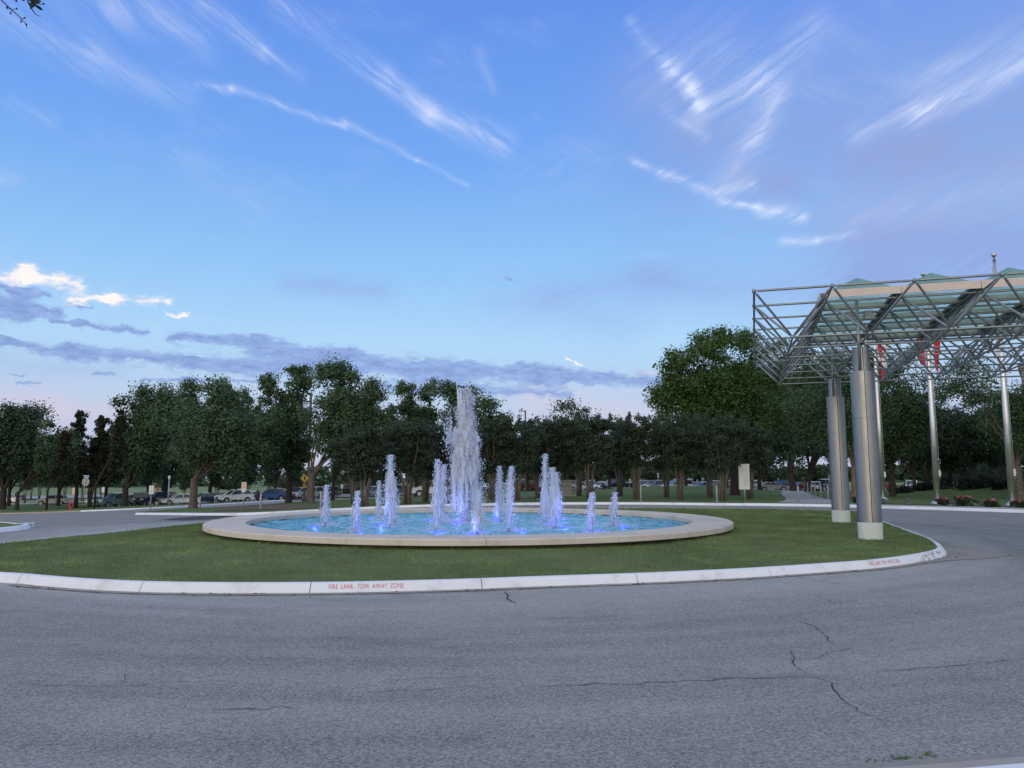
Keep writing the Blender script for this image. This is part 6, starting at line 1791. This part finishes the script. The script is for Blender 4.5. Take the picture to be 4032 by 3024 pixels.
def car_meshes(kind):
    S = SPEC[kind]; w = S['W']/2; out = {}
    body = S['body']; low = wheel_arch(body, S['wx'], S['wr'], body[0][1])
    poly = body + [(x, z) for x, z in reversed(low)]       # up over the top, back along the bottom
    # body as side skins + tops: an extruded outline with rounded shoulders
    mb = MB(); sect = [(-w, .0), (-w*.94, .0), (w*.94, .0), (w, .0)]
    n = len(poly)
    vs = []
    zc_ = .75
    for (yy, sc) in ((-w*.92, .955), (-w, 1.0), (w, 1.0), (w*.92, .955)):
        pass
    lay = [(-w*.90, 1.0), (-w*.985, .96), (-w, .90), (w, .90), (w*.985, .96), (w*.90, 1.0)]
    for (yy, s_) in lay:
        for (x, z) in poly: 
            top = z > .60
            vs.append((x * (1 - (1-s_)*.10), yy, (zc_ + (z - zc_)*s_) if top else z))
    fs = []
    for a in range(len(lay) - 1):
        for i in range(n):
            i2 = (i+1) % n; fs.append((a*n+i, a*n+i2, (a+1)*n+i2, (a+1)*n+i))
    fs.append(list(range(n))[::-1]); fs.append([(len(lay)-1)*n + i for i in range(n)])
    mb.add(vs, fs)
    out['body'] = mb.mesh('body', PM['white'])
    # greenhouse: glass block with a tumblehome, roof panel and pillars on top
    gh = S['gh']; tw = w*.86; bw = w*.95
    def gp(x, z, sgn, k=1.0):
        t = (z - gh[0][1]) / max(.01, (S['roof'] - gh[0][1])); return (x, sgn*(bw + (tw - bw)*t)*k, z)
    mb = MB(); vs = [gp(x, z - .012, -1, .985) for x, z in gh] + [gp(x, z - .012, 1, .985) for x, z in gh]
    m_ = len(gh); fs = [(i, i+1, m_+i+1, m_+i) for i in range(m_-1)] + [list(range(m_))[::-1], list(range(m_, 2*m_))] + [(0, m_, 2*m_-1, m_-1)]
    mb.add(vs, fs); out['windows'] = mb.mesh('windows', M['glass_car'])
    mb = MB()
    (x1, z1), (x2, z2) = gh[1], gh[2]
    q = [gp(x1-.03, z1-.01, -1), gp(x2+.05, z2-.01, -1), gp(x2+.05, z2-.01, 1), gp(x1-.03, z1-.01, 1)]
    q2 = [(a[0]*.99, a[1]*.93, a[2]+.035) for a in q]
    mb.add(q + q2, [(0,3,2,1), (4,5,6,7), (0,1,5,4), (1,2,6,5), (2,3,7,6), (3,0,4,7)])
    for sgn in (-1, 1):
        for (xa, za), (xb, zb2) in ((gh[0], gh[1]), (gh[3], gh[2])):
            mb.tube([gp(xa, za-.02, sgn, .99), gp(xb, zb2, sgn, .99)], .042, 5)
        xm = (gh[1][0] + gh[2][0])/2 + .05; xa = (gh[0][0] + gh[3][0])/2
        mb.tube([gp(xa, gh[0][1]-.02, sgn, .99), gp(xm, S['roof']-.03, sgn, .99)], .045, 5)
    out['roof'] = mb.mesh('roof', PM['white'])
    if kind == 'pickup':
        mb = MB(); mb.box(1.28, -w*.84, 1.252, 2.82, w*.84, 1.262); out['bed_cover'] = mb.mesh('bed_cover', M['plastic'])
    mb = MB(); r = S['wr']; mb.tube([(0,-.12,0),(0,-.10,0),(0,.10,0),(0,.12,0)], [r*.93, r, r, r*.93], 18); out['tyre'] = mb.mesh('tyre', M['rubber'])
    mb = MB(); mb.tube([(0,-.128,0),(0,.128,0)], r*.62, 10); 
    out['rim'] = mb.mesh('rim', M['rimalu'])
    L2 = S['body'][1][0]; zf = S['body'][1][1]
    mb = MB(); mb.box(L2-.015, w*.52, zf-.08, L2+.20, w*.93, zf+.06); out['headlight_a'] = mb.mesh('headlight', M['head'])
    mb = MB(); mb.box(L2-.015, -w*.93, zf-.08, L2+.20, -w*.52, zf+.06); out['headlight_b'] = mb.mesh('headlight', M['head'])
    mb = MB(); mb.box(L2-.022, -w*.45, zf-.20, L2+.1, w*.45, zf+.03); mb.box(L2+.0, -w*.75, zf-.36, L2+.14, w*.75, zf-.25); out['grille'] = mb.mesh('grille', M['plastic'])
    xt = max(p[0] for p in body); zt_ = S['body'][-2][1]
    mb = MB(); mb.box(xt-.16, w*.62, zt_+.0, xt+.012, w*.93, zt_+.20); out['tail_a'] = mb.mesh('tail_light', M['tail'])
    mb = MB(); mb.box(xt-.16, -w*.93, zt_+.0, xt+.012, -w*.62, zt_+.20); out['tail_b'] = mb.mesh('tail_light', M['tail'])
    mb = MB(); mx = gh[0][0]+.35
    out['mirror'] = [None, None]
    for q, sgn in enumerate((-1, 1)):
        mb = MB(); mb.box(mx-.06, min(sgn*bw, sgn*(bw+.20)), gh[0][1]+.02, mx+.08, max(sgn*bw, sgn*(bw+.20)), gh[0][1]+.16); out['mirror'][q] = mb.mesh('mirror', M['plastic'])
    mb = MB()
    for sgn in (-1, 1):
        for xs_ in ((gh[0][0]+gh[3][0])/2, gh[0][0]+.25):
            mb.box(xs_-.008, min(sgn*(w-.01), sgn*(w+.003)), .45, xs_+.008, max(sgn*(w-.01), sgn*(w+.003)), S['belt']-.05)
    out['door_gap'] = mb.mesh('door_gap', M['plastic'])
    return out
def car(kind, px, depth, yaw, color, label, dz=0.0, s=1.0):
    """yaw 0 = nose towards -x (left in the photo), +90 = nose towards the camera"""
    if kind not in CARM: CARM[kind] = car_meshes(kind)
    m_ = CARM[kind]; S = SPEC[kind]
    b = deep(px, depth, dz)
    root = empty('parked_' + {'sedan':'car','coupe':'car','suv':'crossover','van':'van','pickup':'pickup','jeep':'jeep'}[kind], b, R(yaw), label, {'sedan':'car','coupe':'car','suv':'car','van':'van','pickup':'pickup truck','jeep':'car'}[kind], 'vehicles in the parking lot')
    root.scale = (s, s, s)
    def put(nm, me, par=root, loc=None, pm=False):
        o = link(bpy.data.objects.new(nm, me), par)
        if loc: o.location = loc
        if pm:
            o.material_slots[0].link = 'OBJECT'; o.material_slots[0].material = PM[color]
        return o
    put('body', m_['body'], pm=True); put('windows', m_['windows']); put('roof', m_['roof'], pm=True)
    for x in S['wx']:
        for sy in (-1, 1):
            w_ = put('wheel', m_['tyre'], loc=(x, sy*(S['W']/2 - .11), S['wr'])); put('rim', m_['rim'], w_)
    for k_ in ('headlight_a', 'headlight_b'): put('headlight', m_[k_])
    put('grille', m_['grille'])
    for k_ in ('tail_a', 'tail_b'): put('tail_light', m_[k_])
    for q in m_['mirror']: put('mirror', q)
    put('door_gap', m_['door_gap'])
    if 'bed_cover' in m_: put('bed_cover', m_['bed_cover'])
    return root
CARS = [
 ('suv',210,128,20,'silver','silver hatchback parked alone far left under the trees'),
 ('sedan',404,132,190,'white','white car with a red tail light behind the small pale sign'),
 ('van',20,138,5,'white','white vehicle at the far left edge beyond the lawn'),
 ('pickup',466,104,60,'teal','blue grey pickup left of the twin oak trunks'),
 ('suv',512,108,62,'silver','silver crossover between the twin oak trunks'),
 ('pickup',562,106,205,'grey','dark grey pickup with a red tail light left of the road sign'),
 ('pickup',618,107,64,'navy','dark blue pickup with an orange cone on its roof right of the road sign'),
 ('pickup',672,112,200,'black','black pickup partly behind the thick black trunk'),
 ('sedan',712,101,34,'white','white sedan just left of the foreground oak trunk'),
 ('sedan',806,106,30,'navy','dark blue sedan right of the foreground oak trunk'),
 ('sedan',868,112,200,'maroon','dark red car peeking out left of the white crossover'),
 ('suv',926,103,42,'white','white crossover with a black grille facing the drive'),
 ('sedan',984,109,25,'white','white car behind the fire lane sign'),
 ('suv',1066,108,24,'blue','bright blue crossover with a dark rear behind the left lawn'),
 ('sedan',1112,114,40,'white','white car half hidden right of the blue crossover'),
 ('suv',1172,112,60,'black','black crossover left of the pedestrian sign'),
 ('suv',1216,108,48,'silver','silver crossover behind the pedestrian sign'),
 ('suv',1278,112,50,'grey','grey crossover between the leaning oak and the first jet'),
 ('pickup',1362,116,195,'black','black pickup with red tail lights behind the second jet'),
 ('sedan',1428,122,190,'navy','navy car behind the second crape myrtle'),
 ('sedan',1470,110,42,'paleblue','pale blue sedan behind the thin back jet'),
 ('sedan',1585,106,200,'grey','grey car with a pink tail light right of the tall left jet'),
 ('van',1712,82,6,'white','big white van behind the ragged jet'),
 ('sedan',1946,118,55,'white','small white car just right of the central plume'),
 ('pickup',2052,122,160,'white','white pickup between the rounded jet and the myrtles'),
 ('suv',2092,120,200,'maroon','dark crossover with a red tail light left of the tall thin jet'),
 ('sedan',2283,128,192,'white','white sedan with a red tail light right of the beige cabinet'),
 ('van',2322,146,80,'grey','grey van facing the camera behind the white sedan'),
 ('sedan',2368,140,60,'white','white car tucked between the grey van and the black pickup'),
 ('pickup',2428,134,32,'black','black pickup with a bright headlight in front of the distant trees'),
 ('sedan',2494,150,70,'white','white car just right of the black pickup'),
 ('suv',2534,146,60,'navy','dark blue crossover left of the silver one'),
 ('suv',2576,128,38,'silver','silver crossover facing left on the rise'),
 ('van',2666,124,14,'white','white rescue vehicle with a yellow and red rear on the rise'),
 ('coupe',2722,134,24,'navy','low dark blue car right of the white rescue vehicle'),
 ('sedan',2762,128,28,'paleblue','pale blue low car right of the dark blue one'),
 ('suv',2812,150,60,'grey','grey car behind the bollard left of the schedule board'),
 ('suv',2868,146,70,'red','red car peeking past the huge oak trunk'),
 ('suv',2978,136,70,'white','white car right of the schedule board'),
 ('coupe',3040,118,176,'silver','silver coupe with its tail to the right by the footpath'),
 ('suv',3092,140,200,'black','black car between the silver coupe and the leaning oak'),
 ('suv',3112,134,195,'navy','navy crossover with a red tail light left of the leaning oak'),
 ('sedan',3166,128,190,'red','red car behind the path bollards'),
 ('sedan',3207,124,60,'white','white car behind the third path bollard'),
 ('jeep',3246,126,50,'teal','boxy teal jeep with a black grille by the column'),
 ('suv',3300,150,60,'black','black vehicle just left of the far column'),
 ('suv',3589,140,60,'white','white car seen far off right of the first flagpole'),
 ('sedan',3634,146,40,'paleblue','pale car seen far off left of the middle flagpole'),
 ('sedan',3478,136,190,'red','red car glimpsed between the near column and first flagpole'),
]
for (kd, px_, dp, yw, cl_, lb) in CARS:
    r_ = car(kd, px_, dp, yw, cl_, lb, dz=-.03)
    if 'rescue' in lb:
        mb = MB(); mb.box(2.545, -.80, .75, 2.56, .80, 1.35); o = mb.build('yellow_panel', simple('hi_vis_yellow', (.75,.62,.04), .5), r_)
        mb = MB(); mb.box(2.562, -.95, .80, 2.57, -.55, 1.1); mb.build('red_panel', M['tail'], r_)
        mb = MB(); mb.box(-.3, -.6, 1.80, 0.0, .6, 1.92); mb.build('light_bar', M['head'], r_)
# orange cone on the pickup roof
b = deep(618, 107, 0)
mb = MB(); mb.box(-.2, -.2, 0, .2, .2, .03); mb.lathe([(.15,.03),(.04,.68),(.01,.69)], 14)
tag(mb.build('traffic_cone', M['cone'], None, loc=b + Vector((.15, 0, 1.90))), 'orange traffic cone standing on the roof of the dark blue pickup', 'traffic cone')
# people far off, beside the blue crossover
def person(px, depth, hgt, label, seed):
    b = deep(px, depth, -.03)
    me = bpy.data.meshes.new('person'); s_ = hgt / 1.75
    J = {'pel':(0,0,.95),'sp':(0,.0,1.2),'ch':(0,0,1.38),'nk':(0,0,1.50),'hd':(0,-.02,1.62),'tp':(0,-.02,1.72),
         'hl':(-.10,0,.92),'kl':(-.12,-.04,.50),'al':(-.13,.0,.08),'tl':(-.14,-.14,.04),'hr':(.10,0,.92),'kr':(.13,.05,.50),'ar':(.15,.14,.10),'tr':(.15,.02,.04),
         'sl':(-.19,0,1.40),'el':(-.26,.03,1.14),'wl':(-.24,-.08,.90),'sr':(.19,0,1.40),'er':(.25,.05,1.14),'wr':(.22,-.12,.98)}
    Rr = dict(pel=.15, sp=.13, ch=.15, nk=.055, hd=.095, tp=.07, hl=.10, kl=.065, al=.045, tl=.04, hr=.10, kr=.065, ar=.045, tr=.04, sl=.07, el=.045, wl=.035, sr=.07, er=.045, wr=.035)
    E = [('pel','sp'),('sp','ch'),('ch','nk'),('nk','hd'),('hd','tp'),('pel','hl'),('hl','kl'),('kl','al'),('al','tl'),('pel','hr'),('hr','kr'),('kr','ar'),('ar','tr'),('ch','sl'),('sl','el'),('el','wl'),('ch','sr'),('sr','er'),('er','wr')]
    ks = list(J); me.from_pydata([tuple(c_*s_ for c_ in J[k_]) for k_ in ks], [(ks.index(a), ks.index(c_)) for a, c_ in E], [])
    me.materials.append(M['cloth_dark']); me.materials.append(M['skin'])
    o = link(bpy.data.objects.new('person', me)); o.location = b; o.rotation_euler = (0, 0, R(30))
    sk = o.modifiers.new('skin', 'SKIN'); 
    for i, k_ in enumerate(ks): me.skin_vertices[0].data[i].radius = (Rr[k_]*s_, Rr[k_]*s_*.8)
    me.skin_vertices[0].data[0].use_root = True
    o.modifiers.new('sub', 'SUBSURF').levels = 1
    tag(o, label, 'person')
person(1017, 104, 1.72, 'person in dark clothes walking beside the blue crossover', 1)

# ------------------------------------------------------------------ overhanging twigs in the top left corner, from a tree beside the photographer
tb = Vector((-5.2, 1.6, .14))
root = empty('roadside_tree', tb, 0, 'tree whose twigs and dark leaves hang into the top left corner', 'tree')
mb = MB(); rnd = random.Random(8)
dirp = lambda px, py, t: Vector((0, 0, EYE)) + ray(px, py) * t - tb
p1 = dirp(-60, -70, 3.3); p2 = dirp(110, -25, 3.0)
mb.tube([(0,0,-.2),(0,0,.1),(.05,0,1.6),(.15,.1,2.6)], [.15,.11,.10,.085], 10)
mb.tube([(.15,.1,2.6), (.5,.6,3.4), (-.2,.9,4.6)], [.07,.05,.02], 8)
mb.tube([(.15,.1,2.6), Vector((.9,.5,3.5)), p1 + Vector((-.5,-.25,.30)), p1], [.06,.035,.014,.004], 8)
mb.tube([p1 + Vector((-.5,-.25,.30)), p2 + Vector((-.2,-.1,.12)), p2], [.012,.006,.003], 6)
mb.build('trunk', M['bark'], root)
mb = MB(); tpx = [(-10,-15),(20,15),(45,38),(72,62),(85,75),(100,92),(107,110)]
tw = [dirp(a, b_, 3.2 + .01*i) for i, (a, b_) in enumerate(tpx)]
mb.tube([p1] + tw, [.0035] + [.0026 - .0002*i for i in range(len(tw))], 6)
for (a, b_), (c_, d_) in (((45,38),(66,34)),((40,36),(27,30)),((43,42),(42,52)),((85,75),(97,70)),((82,75),(83,86)),((100,92),(104,96)),((27,22),(28,31))):
    q0, q1 = dirp(a, b_, 3.22), dirp(c_, d_, 3.22)
    mb.tube([q0, q1], [.0015, .001], 5); mb.ball(q1, .0042, 6)
mb.build('twigs', M['twig'], root)
mb = MB(); mb.tube([dirp(124, 34, 3.05), dirp(138, 55, 3.05), dirp(160, 66, 3.05)], [.0022, .0018, .001], 5)
mb.tube([p2, dirp(110, 8, 3.05), dirp(124, 34, 3.05)], [.003, .0025, .002], 5)
mb.tube([dirp(118, 8, 3.05), dirp(155, 16, 3.05), dirp(172, 16, 3.05)], [.002, .0014, .001], 5); mb.ball(dirp(172, 15, 3.05), .004, 6)
mb.ball(dirp(64, 3, 3.2), .005, 6)
mb.build('leafy_twigs', M['twig'], root)
def leaf(p, q, w, name='leaf'):
    """curved pointed leaf from p to q"""
    p, q = Vector(p), Vector(q); ax = q - p; L = ax.length; ax.normalize()
    side = ax.cross(Vector((0.2, 1, .1))).normalized(); up = side.cross(ax)
    vs = []; fs = []
    for i in range(9):
        t = i / 8; ww = w * math.sin(PI * min(1, t*.97 + .02)) ** .8
        c_ = p + ax*L*t + up*L*.10*math.sin(PI*t)
        vs += [c_ - side*ww + up*ww*.35, c_, c_ + side*ww + up*ww*.35]
    for i in range(8): fs += [(3*i, 3*i+1, 3*i+4, 3*i+3), (3*i+1, 3*i+2, 3*i+5, 3*i+4)]
    m_ = MB(); m_.add(vs, fs, True); m_.build(name, M['leaf_twig'], root)
leaf(dirp(112, -2, 3.05), dirp(164, 4, 3.08), .0085); leaf(dirp(118, -8, 3.03), dirp(158, 8, 3.0), .010)
leaf(dirp(113, 10, 3.05), dirp(122, 36, 3.02), .0095); leaf(dirp(125, 11, 3.05), dirp(168, 40, 3.02), .0055); leaf(dirp(82, -8, 3.1), dirp(98, 1, 3.1), .006)
leaf(dirp(120, 8, 3.06), dirp(133, 22, 3.0), .008)
rs = np.random.RandomState(3); n = 60
C_ = np.stack([rs.normal(-1.3, .7, n), rs.normal(-.1, .9, n), rs.uniform(3.2, 5.2, n)], 1)
V, T = leafcloud(rs, C_, rs.uniform(.15, .35, n), 60, .05, .8, .4, rs.rand(n)*.6)
link(bpy.data.objects.new('crown', np_mesh('crown', V, np.arange(len(V)).reshape(-1, 4), M['leaf_twig'], T)), root)

# weeds at the near gutter
rs = np.random.RandomState(12)
for j, (px_, py_, lb) in enumerate([(3560, 2988, 'tuft of weeds in the gutter joint at the bottom right'), (3640, 2980, 'second small tuft of weeds near the bottom right corner'), (3450, 2995, 'tiny weed left of the two tufts in the gutter joint')]):
    b = at(px_, py_); n = [70, 45, 20][j]
    V, T = leafcloud(rs, np.stack([rs.normal(0, .035, 12), rs.normal(0, .012, 12), rs.uniform(.003, .014, 12)], 1), np.full(12, .018), n//12, .010, .6, .8, rs.rand(12))
    o = link(bpy.data.objects.new('weed', np_mesh('weed', V, np.arange(len(V)).reshape(-1, 4), M['blade'], T))); o.location = b
    tag(o, lb, 'weed')

print('TRIS', sum(sum(len(p.vertices) - 2 for p in me.polygons) for me in bpy.data.meshes))
